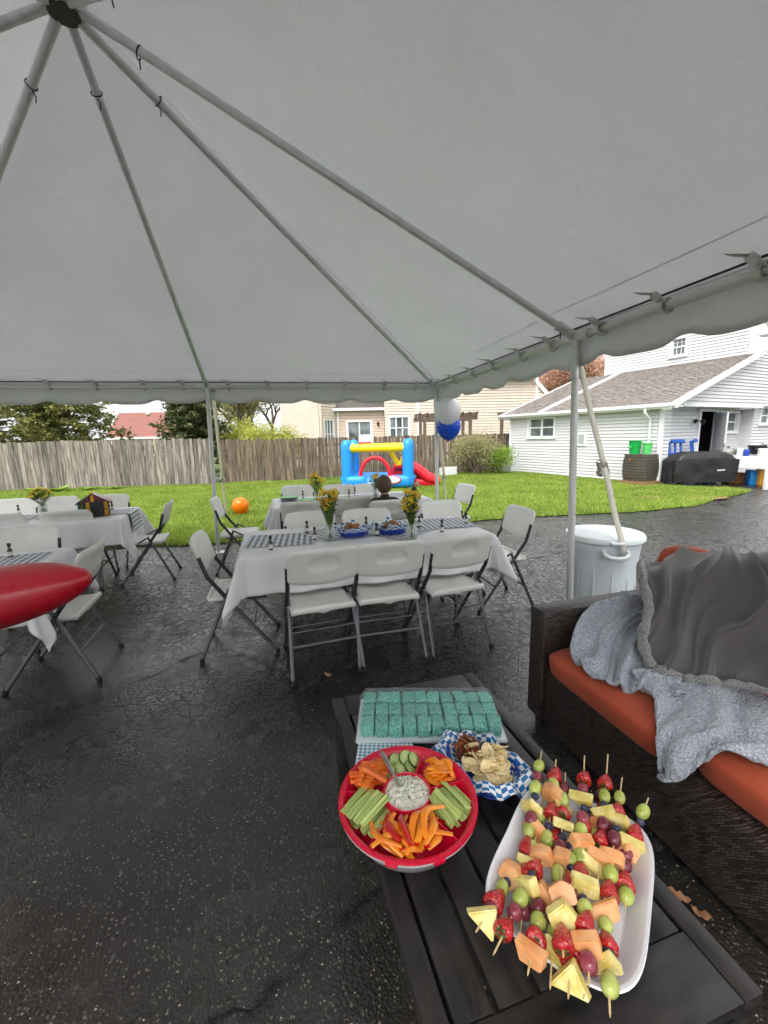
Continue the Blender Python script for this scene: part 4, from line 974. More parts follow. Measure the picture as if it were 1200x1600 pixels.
# ================================================================== party tables
def fold_table(label, x, y, rz):
    T = thing('folding_table', label, 'table', (x, y, 0), rz, 'folding tables under white cloths')
    MB().rbox((0, 0, .715), (1.83, .76, .045), .015).build('tabletop', M('table_plastic'), T)
    for s in (-1, 1):
        for q in (-1, 1):
            l = MB().tube([(s * .62, q * .29, .69), (s * .66, q * .31, .02)], .0125, 8).build('leg', M('chair_metal'), T); MB().cyl((s * .661, q * .3105, 0), (s * .659, q * .31, .03), .016, n=8).build('foot_cap', M('black_rubber'), l)
        MB().cyl((s * .65, -.3, .2), (s * .65, .3, .2), .009, n=8).build('crossbar', M('chair_metal'), T)
        MB().cyl((s * .3, 0, .68), (s * .64, 0, .36), .008, n=8).build('brace', M('chair_metal'), T)
    return T
def cloth_fn(a, b, h, La, Lb, seed):
    def f(u, v):
        x, y = (2 * u - 1) * (a + La), (2 * v - 1) * (b + Lb); dx, dy = max(abs(x) - a, 0), max(abs(y) - b, 0); sx, sy = (1 if x > 0 else -1), (1 if y > 0 else -1)
        if dx == 0 and dy == 0: return Vector((x, y, h + .0025 * ns(x, y, seed, 5)))
        d = math.hypot(dx, dy); L = d
        if dx > 0 and dy > 0:
            ph = math.atan2(dy, dx); out = .05 + .09 * math.sin(2 * ph) ** 2; dirx, diry = math.cos(ph), math.sin(ph)
            bx, by = sx * a, sy * b; fold = .035 * math.sin(ph * 8 + seed)
        else:
            ph = 0; out = .025; dirx, diry = (1, 0) if dx > 0 else (0, 1); bx, by = (sx * a if dx > 0 else x), (sy * b if dy > 0 else y); fold = .016 * math.sin((y if dx > 0 else x) * 11 + seed) + .014 * math.sin((y if dx > 0 else x) * 23 + 2 * seed) + .02 * ns(x, y, seed, 3)
        r = .02; t = min(L / .35, 1); o = r * (1 - math.exp(-L / .02)) + out * t + fold * t
        return Vector((bx + sx * dirx * o, by + sy * diry * o, h - max(0, L - .012) * .97))
    return f
def tablecloth(label, x, y, rz, seed, La=.36, Lb=.29, warp=0):
    m = MB(); f = cloth_fn(.925, .39, .742, La, Lb, seed); m.grid(f, 150, 84)
    o = m.build('tablecloth', M('white_cloth'), None, 180, (x, y, 0), rz, .0015); return tag(o, label, 'tablecloth', 'white table covers')
def runner(label, tx, ty, trz, pts, seed=0, z=.747):
    """gingham sheet: centre, length, width and angle on the table; hangs over the end if longer"""
    T = thing('gingham_sheet', label, 'table runner', (tx, ty, 0), trz, 'navy gingham sheets on the tables'); 
    for (cx, cy, L, Wd, an, dz) in pts:
        ca, sa = math.cos(an), math.sin(an)
        def f(u, v):
            p, q = (u - .5) * L, (v - .5) * Wd; X, Y = cx + ca * p - sa * q, cy + sa * p + ca * q; Z = z + dz + .002 * ns(X, Y, seed, 9)
            if abs(X) > .945: o = abs(X) - .945; Z -= o; X = math.copysign(.965 + min(o * .12, .03), X)
            if abs(Y) > .41: o = abs(Y) - .41; Z -= o; Y = math.copysign(.43 + min(o * .12, .03), Y)
            return Vector((X, Y, Z))
        m = MB(); m.grid(f, 60, 30); m.uv = {k: (u * L, v * Wd) for k, (u, v) in m.uv.items()}; m.build('sheet', M('gingham_navy'), T, 180)
TAB = dict(A=(-.155, 3.30, A15), B=(-.42, 5.25, rad(15.5)), L=(-3.70, 4.31, rad(18)), N=(-3.09, 2.37, rad(20)))
fold_table('folding table set for a meal in the middle of the tent', *TAB['A']); tablecloth('white plastic cloth on the central table, corners hanging low behind three chairs', *TAB['A'], 1.0)
fold_table('folding table at the lawn edge where the child sits', *TAB['B']); tablecloth('white plastic cloth on the table where the child sits', *TAB['B'], 2.3)
fold_table('folding table holding the toy house', *TAB['L']); tablecloth('white plastic cloth under the colourful toy house', *TAB['L'], 3.7)
fold_table('folding table behind the red foil balloon', *TAB['N']); tablecloth('white plastic cloth on the table under the red foil balloon', *TAB['N'], 5.1)
runner('navy and white gingham sheets across the central table', *TAB['A'], [(-.66, -.02, .50, .40, rad(-6), .0), (-.18, .08, .52, .42, rad(24), .002), (.62, .10, .66, .40, rad(-4), .004), (.28, -.05, .5, .4, rad(38), .001)], 1)
runner('navy and white gingham sheets on the table where the child sits', *TAB['B'], [(-.4, .05, .9, .36, rad(2), 0), (.45, .05, .8, .36, rad(-3), .002)], 2)
runner('navy and white gingham runner hanging off the toy-house table', *TAB['L'], [(.62, .06, 1.05, .40, rad(0), 0), (-.45, .04, 1.0, .40, rad(0), .002)], 3)
runner('navy and white gingham sheet on the table under the red foil balloon', *TAB['N'], [(.52, .04, .72, .44, rad(0), 0), (-.4, .04, 1.0, .44, 0, .002)], 4)
# ================================================================== things on the tables
def petal_mesh(r, n, cup):
    m = MB()
    for k in range(n):
        a = 2 * PI * k / n; c, s = math.cos(a), math.sin(a); w = r * 2.2 / n
        m.add([(c * r * .15, s * r * .15, 0), (c * r * .65 - s * w, s * r * .65 + c * w, cup * .6), (c * r, s * r, cup), (c * r * .65 + s * w, s * r * .65 - c * w, cup * .6)], [(0, 1, 2, 3)])
    return m
FLW = [petal_mesh(.024, 9, .010).mesh('flower', 0), petal_mesh(.019, 8, .012).mesh('flower', 0)]
EYE = MB().ell((0, 0, .005), (.006, .006, .004), nu=8, nv=4).mesh('flower_eye')
def flower_jar(label, x, y, z, h, n, mats, seed, spread=.075, leafy=60, cone=0.):
    rd = random.Random(seed); T = thing('flower_jar', label, 'vase', (x, y, z), rd.random() * 6, 'jars of cut flowers on the tables')
    MB().lathe([(1e-6, 0), (.033, 0), (.038, .006), (.038, .075), (.034, .092), (.029, .1), (.031, .118), (.029, .118), (.0275, .1), (.036, .075), (.036, .008), (1e-6, .006)], 22).build('jar', M('jar_glass'), T, 60)
    st = MB(); lv = MB()
    for k in range(n):
        a = k * 2.4 + rd.random(); q = math.sqrt((k + .5) / n); hx, hy = math.cos(a) * spread * q, math.sin(a) * spread * q; hz = h * (1 - .28 * q * q + rd.uniform(-.12, .06)) if not cone else h * rd.uniform(.62, 1.0)
        st.tube([(-hx * .25, -hy * .25, .012), (hx * .2, hy * .2, .1), (hx, hy, hz)], .0022, 5)
        f = put('flower', FLW[k % 2], M(mats[k % len(mats)]), T, (hx, hy, hz), (rd.gauss(0, .45) + hy * 5, rd.gauss(0, .45) - hx * 5 + .2, rd.random() * 6), scale=(1.2,) * 3)
        put('flower_eye', EYE, M('petal_yellow'), f)
        for j in range(leafy // n + 1):
            t = rd.uniform(.45, 1.02); p = Vector((hx * t, hy * t, .1 + (hz - .1) * t)); d = Vector((rd.gauss(0, 1), rd.gauss(0, 1), rd.gauss(.5, .6))).normalized() * rd.uniform(.025, .055); e = d.cross(Vector((rd.gauss(0, 1), rd.gauss(0, 1), 1))).normalized() * .006
            lv.add([p, p + d * .5 + e, p + d, p + d * .5 - e], [(0, 1, 2, 3)])
    st.build('stem', M('stem_green'), T)['kind'] = 'stuff'; lv.build('leaf', M('leaf_green'), T, 0)['kind'] = 'stuff'
flower_jar('jar of bright yellow flowers standing beside the snack baskets', -.405, 3.07, .752, .37, 44, ['petal_yellow', 'petal_yellow', 'petal_yellow'], 1, .07, 140, 1.)
flower_jar('jar of cream and yellow flowers with green sprays', .20, 3.02, .752, .35, 34, ['petal_cream', 'petal_yellow', 'petal_cream'], 2, .06, 260, 1.)
flower_jar('jar of yellow flowers on the lawn-side table near its empty end', -.80, 5.0, .752, .34, 24, ['petal_yellow', 'petal_rust'], 3, .08, 80)
flower_jar('jar of yellow flowers on the lawn-side table beside the child', -.10, 5.30, .752, .28, 22, ['petal_yellow', 'petal_yellow', 'petal_rust'], 4, .085, 90)
flower_jar('jar of wide rusty-green flowers on the toy-house table', -3.78, 4.62, .752, .27, 22, ['petal_rust', 'leaf_green', 'petal_rust', 'petal_yellow'], 5, .13, 220)
def bottle_proto():
    T = thing('small_bottle', 'x', 'bottle', (0, 0, 0), 0, 'little favour bottles on the tables')
    MB().lathe([(1e-6, 0), (.014, 0), (.0155, .003), (.0155, .046), (.012, .056), (.0065, .064), (.006, .078)], 14).build('body', M('bottle_green'), T)
    MB().lathe([(.0159, .012), (.0159, .04)], 14).build('paper_label', M('label_white'), T)
    MB().lathe([(.0065, .074), (.0105, .075), (.0105, .096), (.009, .098), (1e-6, .098)], 14).build('cap', M('black_plastic'), T); return T
BT = bottle_proto()
def near_tab(t, u, v): x, y, a = TAB[t]; return (x + u * math.cos(a) - v * math.sin(a), y + u * math.sin(a) + v * math.cos(a), .753)
BOT = [((-.78, 2.80, .753), 'little dark bottle alone at the end of the central table'), ((-.62, 3.30, .753), 'little dark bottle beside the jar of bright yellow flowers, farther side'), ((-.52, 3.06, .753), 'little dark bottle peeking over the first chair back'),
 ((-.15, 3.42, .753), 'little dark bottle behind the first snack basket'), ((-.06, 3.15, .753), 'little pale bottle between the chair backs and the snack basket'), ((.29, 3.42, .753), 'little dark bottle just behind the cream flower jar'), ((.45, 3.22, .753), 'little dark bottle peeking over the third chair back'), ((.70, 3.53, .753), 'little dark bottle near the table end by the trash can'),
 ((-.44, 5.32, .753), 'little dark bottle before the inflatable on the lawn-side table'), ((-1.02, 5.28, .753), 'little dark bottle by the plates on the lawn-side table'), ((.02, 5.5, .753), 'little dark bottle behind the child on the lawn-side table'), ((-.38, 5.55, .753), 'little bottle at the far edge of the lawn-side table'),
 ((-4.02, 4.58, .753), 'little bottle beside the rusty flower jar'), ((-3.08, 4.72, .753), 'little bottle behind the toy house'), ((-2.53, 2.76, .753), 'little pale-labelled bottle on the table behind the red foil balloon')]
for i, (p, lab) in enumerate(BOT):
    if i == 0: BT.location = p; BT['label'] = lab
    else: copy_tree(BT, p, random.random() * 6, lab)
def snack_basket(label, x, y, rz, seed):
    T = thing('snack_basket', label, 'basket', (x, y, .752), rz, 'blue snack baskets on the central table')
    m = MB(); m.lathe([(1e-6, .0), (.075, 0), (.082, .004), (.092, .035), (.096, .036), (.097, .040), (.091, .040), (.079, .008), (1e-6, .006)], 36, sx=1.25, sy=.85); m.build('tray', M('blue_plastic'), T)
    def f(u, v):
        a = 2 * PI * u; r = .05 + .068 * v; sq = 1 + .20 * abs(math.cos(2 * a)) ** 3 * v; z = .012 + .062 * v ** 1.3 + .022 * math.sin(a * 4 + seed) * v * v + .012 * math.sin(a * 9) * v
        return Vector((math.cos(a) * r * 1.25 * sq, math.sin(a) * r * .85 * sq, z))
    m = MB(); m.grid(f, 64, 8, closeu=True); m.uv = {k: (u * .62, v * .11) for k, (u, v) in m.uv.items()}; m.build('paper_liner', M('chequer_blue'), T, 60)
    rd = random.Random(seed)
    for k in range(5):
        put('bread_roll', MB().tube([(-.055, 0, 0), (-.03, .01, .012), (0, 0, .018), (.03, -.008, .012), (.055, 0, 0)], [.008, .019, .023, .018, .007], 9).mesh('bread_roll'), M('bread'), T, (rd.uniform(-.03, .03), rd.uniform(-.035, .035), .034 + .008 * k), rd.random() * 3)
snack_basket('blue basket of bread rolls beside the jar of bright yellow flowers', -.235, 3.17, rad(10), 1); snack_basket('blue basket of bread rolls beside the cream flower jar', .065, 3.23, rad(20), 2)
def plates():
    for i, (u, v, n) in enumerate(((-.75, .12, 3), (-.55, -.1, 2))):
        p = near_tab('B', u, v); T = thing('plate_stack', ('paper plates stacked at the empty end of the lawn-side table', 'paper plates beside the plate stack on the lawn-side table')[i], 'plates', p, 0)
        for k in range(n): MB().lathe([(1e-6, .002), (.075, .002), (.085, .006), (.115, .014), (.117, .015), (.085, .009), (1e-6, .006)], 28, (0.006 * k, 0, k * .012)).build('plate', M(('paper_blue', 'chequer_blue', 'green_light')[(k + i) % 3] if k else 'paper_blue'), T)
plates()
def toy_house():
    x, y, _ = near_tab('L', .72, -.06); T = thing('toy_house', 'small colourful toy house with dark roof on the checkered table', 'toy', (x - .04, y - .1, .752), rad(30))
    MB().box((0, 0, .075), (.26, .17, .15)).build('wall', M('chair_dark'), T, 0)
    for s, c in ((-1, 'balloon_blue'), (1, 'foil_red')):
        MB().box((s * .075, 0, .185), (.18, .21, .012), rot(0, s * rad(33), 0)).build('roof', M('chair_dark' if s < 0 else 'grape_red'), T, 0)
    m = MB(); m.prism([(-.13, .15), (.13, .15), (0, .235)], -.085, .085, Matrix.Rotation(PI / 2, 4, 'X')); m.build('gable', M('grape_red'), T, 0)
    for k, (xx, c) in enumerate(((-.105, 'leaf_green'), (-.05, 'petal_rust'), (.105, 'petal_rust'), (.06, 'chair_dark'))): MB().box((xx, -.09, .075), (.035, .012, .15)).build('post', M(c), T, 0)
    MB().box((-.136, -.02, .075), (.012, .05, .15)).build('panel', M('bounce_blue'), T, 0); MB().box((-.005, -.088, .2), (.03, .02, .09)).build('chimney', M('pepper_yellow'), T, 0)
    MB().box((.01, -.0915, .06), (.06, .01, .11)).build('door', M('black_plastic'), T, 0)
toy_house()

# ================================================================== child on a chair (seen from behind)
def child():
    T = thing('person', 'child with short brown hair in dark hooded top seated with one arm raised', 'person', (0.0, 4.60, 0), NEAR)
    # forward +x ; seat at z .46
    J = [((-.02, 0, .53), .105), ((-.045, 0, .66), .10), ((-.05, 0, .78), .105), ((-.045, 0, .845), .06), ((-.035, 0, .89), .042)]
    V = [j[0] for j in J]; Rr = [j[1] for j in J]; Ed = [(i, i + 1) for i in range(4)]
    def chain(start, pts):
        prev = start
        for p, r in pts: V.append(p); Rr.append(r); Ed.append((prev, len(V) - 1)); prev = len(V) - 1
    chain(2, [((-.045, -.115, .80), .055), ((-.0, -.235, .74), .042), ((.06, -.34, .80), .036), ((.12, -.41, .92), .030)])   # raised arm, to the child's right
    chain(2, [((-.045, .115, .80), .055), ((.02, .175, .66), .042), ((.16, .16, .60), .036), ((.30, .12, .77), .030)])
    chain(0, [((.02, .085, .52), .08), ((.30, .10, .51), .062), ((.33, .10, .30), .048), ((.32, .10, .09), .036), ((.40, .10, .05), .035)])
    chain(0, [((.02, -.085, .52), .08), ((.30, -.10, .51), .062), ((.33, -.10, .30), .048), ((.32, -.10, .09), .036), ((.40, -.10, .05), .035)])
    me = bpy.data.meshes.new('body'); me.from_pydata(V, Ed, []); o = put('body', me, M('hoodie'), T)
    o.modifiers.new('skin', 'SKIN'); 
    for i, r in enumerate(Rr): me.skin_vertices[0].data[i].radius = (r, r); me.skin_vertices[0].data[i].use_root = i == 0
    sb = o.modifiers.new('subd', 'SUBSURF'); sb.levels = 2; sb.render_levels = 2
    hd = Vector((-.02, 0, .975))
    m = MB(); m.ell(hd, (.085, .072, .10), None, 24, 16, lambda p: Vector((p.x * (1 + .05 * (p.z < -.03)), p.y * (1 - .18 * max(0, -p.z / .1)), p.z))); m.ell(hd + Vector((.087, 0, -.012)), (.014, .012, .016), nu=8, nv=6)
    for s in (-1, 1): m.ell(hd + Vector((-.008, s * .073, -.01)), (.018, .010, .027), nu=8, nv=6)
    m.tube([(-.035, 0, .86), (-.03, 0, .92)], .04, 12); m.ell(hd + Vector((.079, 0, -.05)), (.008, .022, .006), nu=8, nv=4); h = m.build('head', M('skin'), T, 180)
    for s in (-1, 1): MB().ell(hd + Vector((.078, s * .030, .008)), (.008, .012, .008), nu=8, nv=6).build('eye', M('black_plastic'), h)
    # hair cap with uneven tufts
    m = MB(); m.ell(hd + Vector((-.012, 0, .012)), (.093, .083, .104), None, 40, 26, lambda p: p * (1 + .07 * ns(p.x, p.y, p.z, 45)) if p.x < .055 - .5 * max(0, p.z - .02) * 0 and not (p.x > .03 and p.z < .03) else p * .86); m.build('hair', M('hair_brown'), h, 60)
    for pts in ([(.12, -.41, .92), (.135, -.43, .95)], [(.30, .12, .77), (.33, .10, .775)]):
        p0, p1 = Vector(pts[0]), Vector(pts[1]); d = (p1 - p0).normalized(); sd_ = d.cross(Vector((0, 0, 1))).normalized(); nn = d.cross(sd_); m = MB()
        m.ell(p0 + d * .03, (.02, .026, .03), nu=10, nv=8)
        for k in range(4): q = p0 + d * .045 + sd_ * (-.018 + .012 * k); m.tube([q, q + d * .026 + nn * .004, q + d * (.042 - .004 * abs(k - 1.5)) + nn * .014], [.0065, .006, .005], 7)
        m.tube([p0 + d * .02 + sd_ * .02, p0 + d * .035 + sd_ * .036 + nn * .008, p0 + d * .052 + sd_ * .036 + nn * .016], [.007, .0065, .005], 7); m.build('hand', M('skin'), T)
    MB().tube([(-.10, -.055, .83), (-.125, 0, .815), (-.10, .055, .83)], [.02, .032, .02], 10).build('hood', M('hoodie'), T)
child()

# ================================================================== inflatable bounce house on the lawn
def bounce():
    T = thing('bounce_house', 'blue and yellow inflatable bounce house with red slide on the lawn', 'bounce house', (-.10, 13.0, .01), rad(-4))
    bl, ye, re = M('bounce_blue'), M('bounce_yellow'), M('bounce_red'); X, Y, PH, PR = .88, .85, 1.30, .165
    def pillow(name, c, d, mat, seg=3, r=.12, R=None): return MB().rbox(c, d, r, R, seg).build(name, mat, T, 180)
    pillow('floor_cushion', (0, 0, .17), (2.06, 1.95, .34), bl, 4, .14)
    for s in (-1, 1): pillow('side_tube', (s * .95, 0, .30), (.28, 1.9, .26), bl, 4, .12)
    pillow('front_tube', (-.62, -.95, .22), (.62, .32, .36), bl, 4, .14); pillow('front_tube', (.56, -.95, .22), (.80, .32, .36), bl, 4, .14)
    pillow('entry_step', (-.06, -1.08, .10), (.5, .3, .2), M('bounce_white'), 3, .08)
    for sx in (-1, 1):
        for sy in (-1, 1):
            m = MB(); m.lathe([(PR * 1.02, .15), (PR, .3), (PR * .97, .5), (PR, .7), (PR * .97, .9), (PR, 1.1), (PR * .98, PH - .06), (PR * .82, PH + .04), (PR * .45, PH + .1), (1e-6, PH + .12)], 24, (sx * X * (1 if sy < 0 else 1.02), sy * Y, 0)); m.build('pillar', bl, T, 60)
    def tube(name, p0, p1, r, mat, n=10):
        p0, p1 = Vector(p0), Vector(p1); MB().tube([p0.lerp(p1, k / n) for k in range(n + 1)], [r * (1 + .04 * math.sin(k * 2.1)) * (.6 if k in (0, n) else 1) for k in range(n + 1)], 16).build(name, mat, T, 60)
    tube('top_beam', (-X, -Y, 1.17), (X, -Y, 1.17), .125, ye); tube('top_beam', (-X, -Y, 1.17), (-X, Y, 1.17), .11, ye); tube('top_beam', (X, -Y, 1.17), (X, Y, 1.17), .11, ye); tube('top_beam', (-X, Y, 1.17), (X, Y, 1.17), .11, ye)
    MB().tube([(-.06 + .42 * math.cos(a) , -.98, .36 + (.52 if math.sin(a) > 0 else 0) * math.sin(a) * 1.05) for a in np.linspace(PI, 0, 17)], .055, 12).build('entrance_arch', re, T)
    for (p0, p1) in (((.35, -.6, 1.1), (.62, -.6, .62)), ((.9, -.6, 1.1), (.62, -.6, .62))): tube('slide_strut', p0, p1, .075, ye)
    # slide falls away beside the right-hand pillars
    for y0 in (-.55, .1):
        MB().tube([(.45, y0, .62), (.85, y0, .66), (1.15, y0, .50), (1.45, y0, .26), (1.78, y0, .16)], [.1, .14, .15, .14, .11], 16).build('slide_wall', re, T, 60)
    MB().grid(lambda u, v: Vector((.5 + 1.3 * u, -.5 + .55 * v, .56 - .5 * max(0, u - .25) ** 1.1)), 14, 4).build('slide_bed', re, T, 60, solid=.05)
    pillow('slide_base', (1.38, -.22, .13), (.85, .8, .26), re, 3, .1)
    pillow('slide_stairs', (.62, -.25, .42), (.5, .5, .36), re, 3, .1)
    # safety net panels: knotted cords
    net = MB()
    for (a, b) in (((-X, Y), (X, Y)), ((-X, -Y), (-X, Y))):
        a, b = Vector((*a, 0)), Vector((*b, 0)); n = 26
        for k in range(n + 1): p = a.lerp(b, k / n); net.tube([p + Vector((0, 0, .34)), p + Vector((0, 0, 1.1))], .003, 3, False)
        for k in range(12): z = .36 + .066 * k; net.tube([a + Vector((0, 0, z)), b + Vector((0, 0, z))], .003, 3, False)
    net.build('safety_net', M('net_dark'), T, 0)['kind'] = 'stuff'
    # hoop board behind
    pillow('hoop_board', (-.34, -.5, 1.42), (.44, .1, .26), M('bounce_white'), 3, .05)
    MB().tube([(-.36 + .16 * math.cos(a), -.68 + .12 * math.sin(a), 1.31) for a in np.linspace(0, 2 * PI, 17)[:-1]], .035, 8, closed=True).build('hoop', re, T)
    # badge: white oval with red rim and blue lettering strokes
    bd = Vector((.42, -1.13, .28)); MB().ell(bd, (.27, .02, .125), nu=28, nv=10).build('badge_rim', re, T); w = MB().ell(bd + Vector((0, -.012, 0)), (.235, .016, .095), nu=28, nv=10).build('badge', M('bounce_white'), T)
    m = MB()
    for k in range(11): h = (.05, .03, .05, .05, .05, .03, 0, .05, .035, .05, .03)[k]; m.box(bd + Vector((-.15 + .03 * k, -.030, .0)), (.014, .004, h)) if h else None
    m.build('badge_lettering', M('bottle_clear'), w, 0)
bounce()

# ================================================================== things by the white house
HM = Matrix.Translation((7.65, 11.74, 0)) @ Matrix.Rotation(rad(27.55), 4, 'Z')
def hp(x, y, z=0): return HM @ Vector((x, y, z))
def barrel():
    T = thing('rain_barrel', 'dark brown slatted rain barrel against the white clapboard wall', 'barrel', hp(-.36, .26, 0), rad(27.55))
    MB().box((0, 0, .06), (.72, .74, .12)).build('base', M('dirt'), T, 0)
    n = 9
    for i in range(n):
        z = .13 + i * .077; f = (i + .5) / n * 2 - 1; w = .60 + .07 * (1 - f * f)
        MB().rbox((0, 0, z + .036), (w * .92, w, .076), .008).build('slat', M('brown_plastic'), T)
    MB().rbox((0, 0, .835), (.58, .62, .035), .015).build('top', M('brown_plastic'), T); MB().tube([(-.28, .1, .72), (-.36, .1, .71), (-.37, .1, .68)], .018, 8).build('tap', M('bread'), T)
barrel()
for i, (yy, sz, mt, hh, lab) in enumerate(((.46, .16, 'green_bin', .38, 'bright green plastic bin standing on the brown barrel'), (.12, .12, 'green_light', .31, 'light green plastic watering bucket standing on the brown barrel'))):
    T = thing('green_bucket', lab, 'bucket', hp(-.36, yy, .853), 0)
    MB().lathe([(1e-6, 0), (sz * .8, 0), (sz, hh - .02), (sz + .018, hh - .02), (sz + .018, hh), (sz - .005, hh), (sz * .78, .012), (1e-6, .012)], 28).build('body', M(mt), T)
    if i == 0: MB().box((-.16, -.03, .2), (.012, .12, .06), rot(0, 0, .1)).build('sticker', M('green_light'), T, 0)
    else: MB().tube([(sz * math.cos(a), 0, hh + .10 * math.sin(a)) for a in np.linspace(0, PI, 9)], .008, 6).build('bail_handle', M(mt), T)
def grill():
    T = thing('covered_grill', 'barbecue grill under a black fabric cover before the porch', 'grill', (8.62, 11.5, 0), rad(-2))
    W2, D2 = .86, .33
    def f(u, v):
        a = 2 * PI * u; ca, sa = math.cos(a), math.sin(a); k = 1 / max(abs(ca), abs(sa)) ** .86
        prof = [(1.0, .10), (1.01, .3), (1.0, .5), (.985, .66), (.95, .74), (.80, .86), (.56, .90), (.0, .91)]
        t = v * (len(prof) - 1); i = min(int(t), len(prof) - 2); q = t - i; r = prof[i][0] * (1 - q) + prof[i + 1][0] * q; z = prof[i][1] * (1 - q) + prof[i + 1][1] * q
        X, Yv = ca * k * W2 * r, sa * k * D2 * min(r * 1.05, 1)
        fold = .025 * math.sin(a * 11 + z * 4) * (1 - v) + .03 * ns(X, Yv, z, 4)
        if z > .7: z -= .10 * max(0, (abs(X) - .45) / .4)
        return Vector((X * (1 + fold), Yv * (1 + fold * 2), z + .015 * ns(X, Yv, 1, 6)))
    m = MB(); m.grid(f, 96, 30, closeu=True); m.build('cover', M('grill_cover'), T, 60)
    MB().box((.35, -.345, .42), (.2, .006, .028), rot(0, rad(-4), 0)).build('cover_tag', M('label_white'), T, 0)
    for x in (-.55, -.1, .3, .55): w = MB().lathe([(1e-6, -.02), (.05, -.02), (.055, 0), (.05, .02), (1e-6, .02)], 14, (x, -.2, .055), rot(0, PI / 2, PI / 2)).build('caster', M('black_rubber'), T)
    MB().box((0, 0, .115), (1.3, .5, .05)).build('lower_shelf', M('black_plastic'), T, 0)
grill()
def resin_chair(label, p, rz):
    T = thing('resin_chair', label, 'chair', p, rz, 'blue plastic chairs behind the covered grill')
    bm = M('blue_resin')
    # back with two openings, forward -y
    def slab(name, c, d, R=None, r=.02): MB().rbox(c, d, r, R).build(name, bm, T)
    for x in (-.19, 0, .19): slab('back_slat', (x, .12, .82), (.075, .035, .72), rot(rad(-8), 0, 0))
    slab('top_rail', (0, .07, 1.17), (.46, .05, .11), rot(rad(-8), 0, 0), .024); slab('mid_rail', (0, .12, .82), (.44, .045, .07), rot(rad(-8), 0, 0))
    slab('seat', (0, -.12, .42), (.5, .5, .04)); 
    for s in (-1, 1): slab('arm', (s * .28, -.1, .64), (.08, .55, .03)); slab('leg', (s * .26, -.32, .32), (.05, .06, .64)); slab('leg', (s * .26, .14, .32), (.05, .06, .64))
resin_chair('blue plastic armchair behind the covered grill, nearer the house corner', hp(.95, -.02), rad(10)); resin_chair('blue plastic armchair behind the covered grill, nearer the porch door', hp(1.85, -.05), rad(45))
def serving():
    c = Vector((9.95, 11.5, 0)); a = rad(-62.5)
    T = thing('serving_table', 'serving table under a white cloth on the porch', 'table', c, a)
    MB().rbox((0, 0, .735), (1.5, .72, .04), .01).build('tabletop', M('table_plastic'), T)
    for s in (-1, 1):
        for q in (-1, 1): MB().cyl((s * .62, q * .28, 0), (s * .6, q * .28, .72), .016, n=8).build('leg', M('chair_metal'), T)
    m = MB(); m.grid(cloth_fn(.76, .37, .76, .30, .34, 7.7), 90, 60); tag(m.build('tablecloth', M('white_cloth'), None, 180, c, a, .002), 'white cloth on the serving table by the porch', 'tablecloth', 'white table covers')
    R = Matrix.Rotation(a, 3, 'Z'); P = lambda x, y, z=.765: c + R @ Vector((x, y, z))
    r = thing('slow_cooker', 'oval slow cooker with glass lid on the serving table', 'cooker', P(-.45, -.1), a + .5)
    MB().lathe([(1e-6, 0), (.15, 0), (.18, .03), (.19, .13), (.185, .14)], 28, sx=1.25, sy=.9).build('pot', M('steel'), r); MB().lathe([(.18, .14), (.15, .18), (.05, .2), (.03, .22), (1e-6, .225)], 28, sx=1.25, sy=.9).build('lid', M('jar_glass'), r); MB().ell((0, 0, .23), (.03, .03, .02)).build('lid_knob', M('black_plastic'), r)
    for s in (-1, 1): MB().rbox((s * .25, 0, .1), (.07, .1, .03), .01).build('handle', M('black_plastic'), r)
    r = thing('roaster_oven', 'black rectangular roaster on the serving table', 'cooker', P(.2, .1), a + .9); MB().rbox((0, 0, .13), (.46, .32, .2), .05).build('body', M('black_plastic'), r); MB().rbox((0, 0, .25), (.48, .34, .06), .03).build('lid', M('black_plastic'), r); MB().tube([(-.08, 0, .28), (-.05, 0, .32), (.05, 0, .32), (.08, 0, .28)], .012, 6).build('lid_handle', M('steel'), r)
    for i, (x, y, d, mt, lab) in enumerate(((-.1, -.25, (.14, .10, .2), 'paper_blue', 'white paper box on the serving table before the roaster'), (.05, -.28, (.12, .10, .18), 'blue_plastic', 'blue tin on the serving table'), (.38, -.2, (.2, .15, .2), 'label_white', 'pale carton on the serving table beside the green tub'), (.58, -.1, (.2, .2, .2), 'green_bin', 'green tub at the end of the serving table'))):
        o = MB().rbox((0, 0, d[2] / 2), d, .012).build('food_box', M(mt), None, loc=P(x, y, .766), rz=a + .7); tag(o, lab, 'box')
    for i, (x, y, d, mt, lab) in enumerate(((.42, -.05, (.3, .25, .42), 'pepper_yellow', 'yellow printed carton under the serving table'), (.16, -.05, (.22, .3, .38), 'bounce_blue', 'blue carton under the serving table'), (-.25, .05, (.4, .3, .28), 'bread', 'brown cardboard box in the shade under the serving table'))):
        o = MB().rbox((0, 0, d[2] / 2), d, .006).build('carton', M(mt), None, loc=P(x, y, 0.002), rz=a + .8); tag(o, lab, 'box')
serving()
def porch_post():
    T = thing('railing_post', 'white wooden railing post at the edge of the porch', 'post', (9.36, 10.22, 0), rad(20))
    MB().rbox((0, 0, .52), (.09, .09, 1.04), .008).build('post', M('trim_white'), T); MB().rbox((0, 0, 1.06), (.12, .12, .04), .01).build('cap', M('trim_white'), T)
    for z in (.18, .92): MB().box((.5, 0, z), (.9, .05, .06)).build('rail', M('trim_white'), T, 0)
    for k in range(6): MB().box((.14 + k * .14, 0, .55), (.035, .035, .68)).build('baluster', M('trim_white'), T, 0)
porch_post()
m = MB(); m.rbox((0, 0, .17), (.6, .34, .34), .03)
T = thing('garden_lattice', 'small white lattice planter at the foot of the shrub', 'planter', (2.45, 15.6, 0), rad(10))
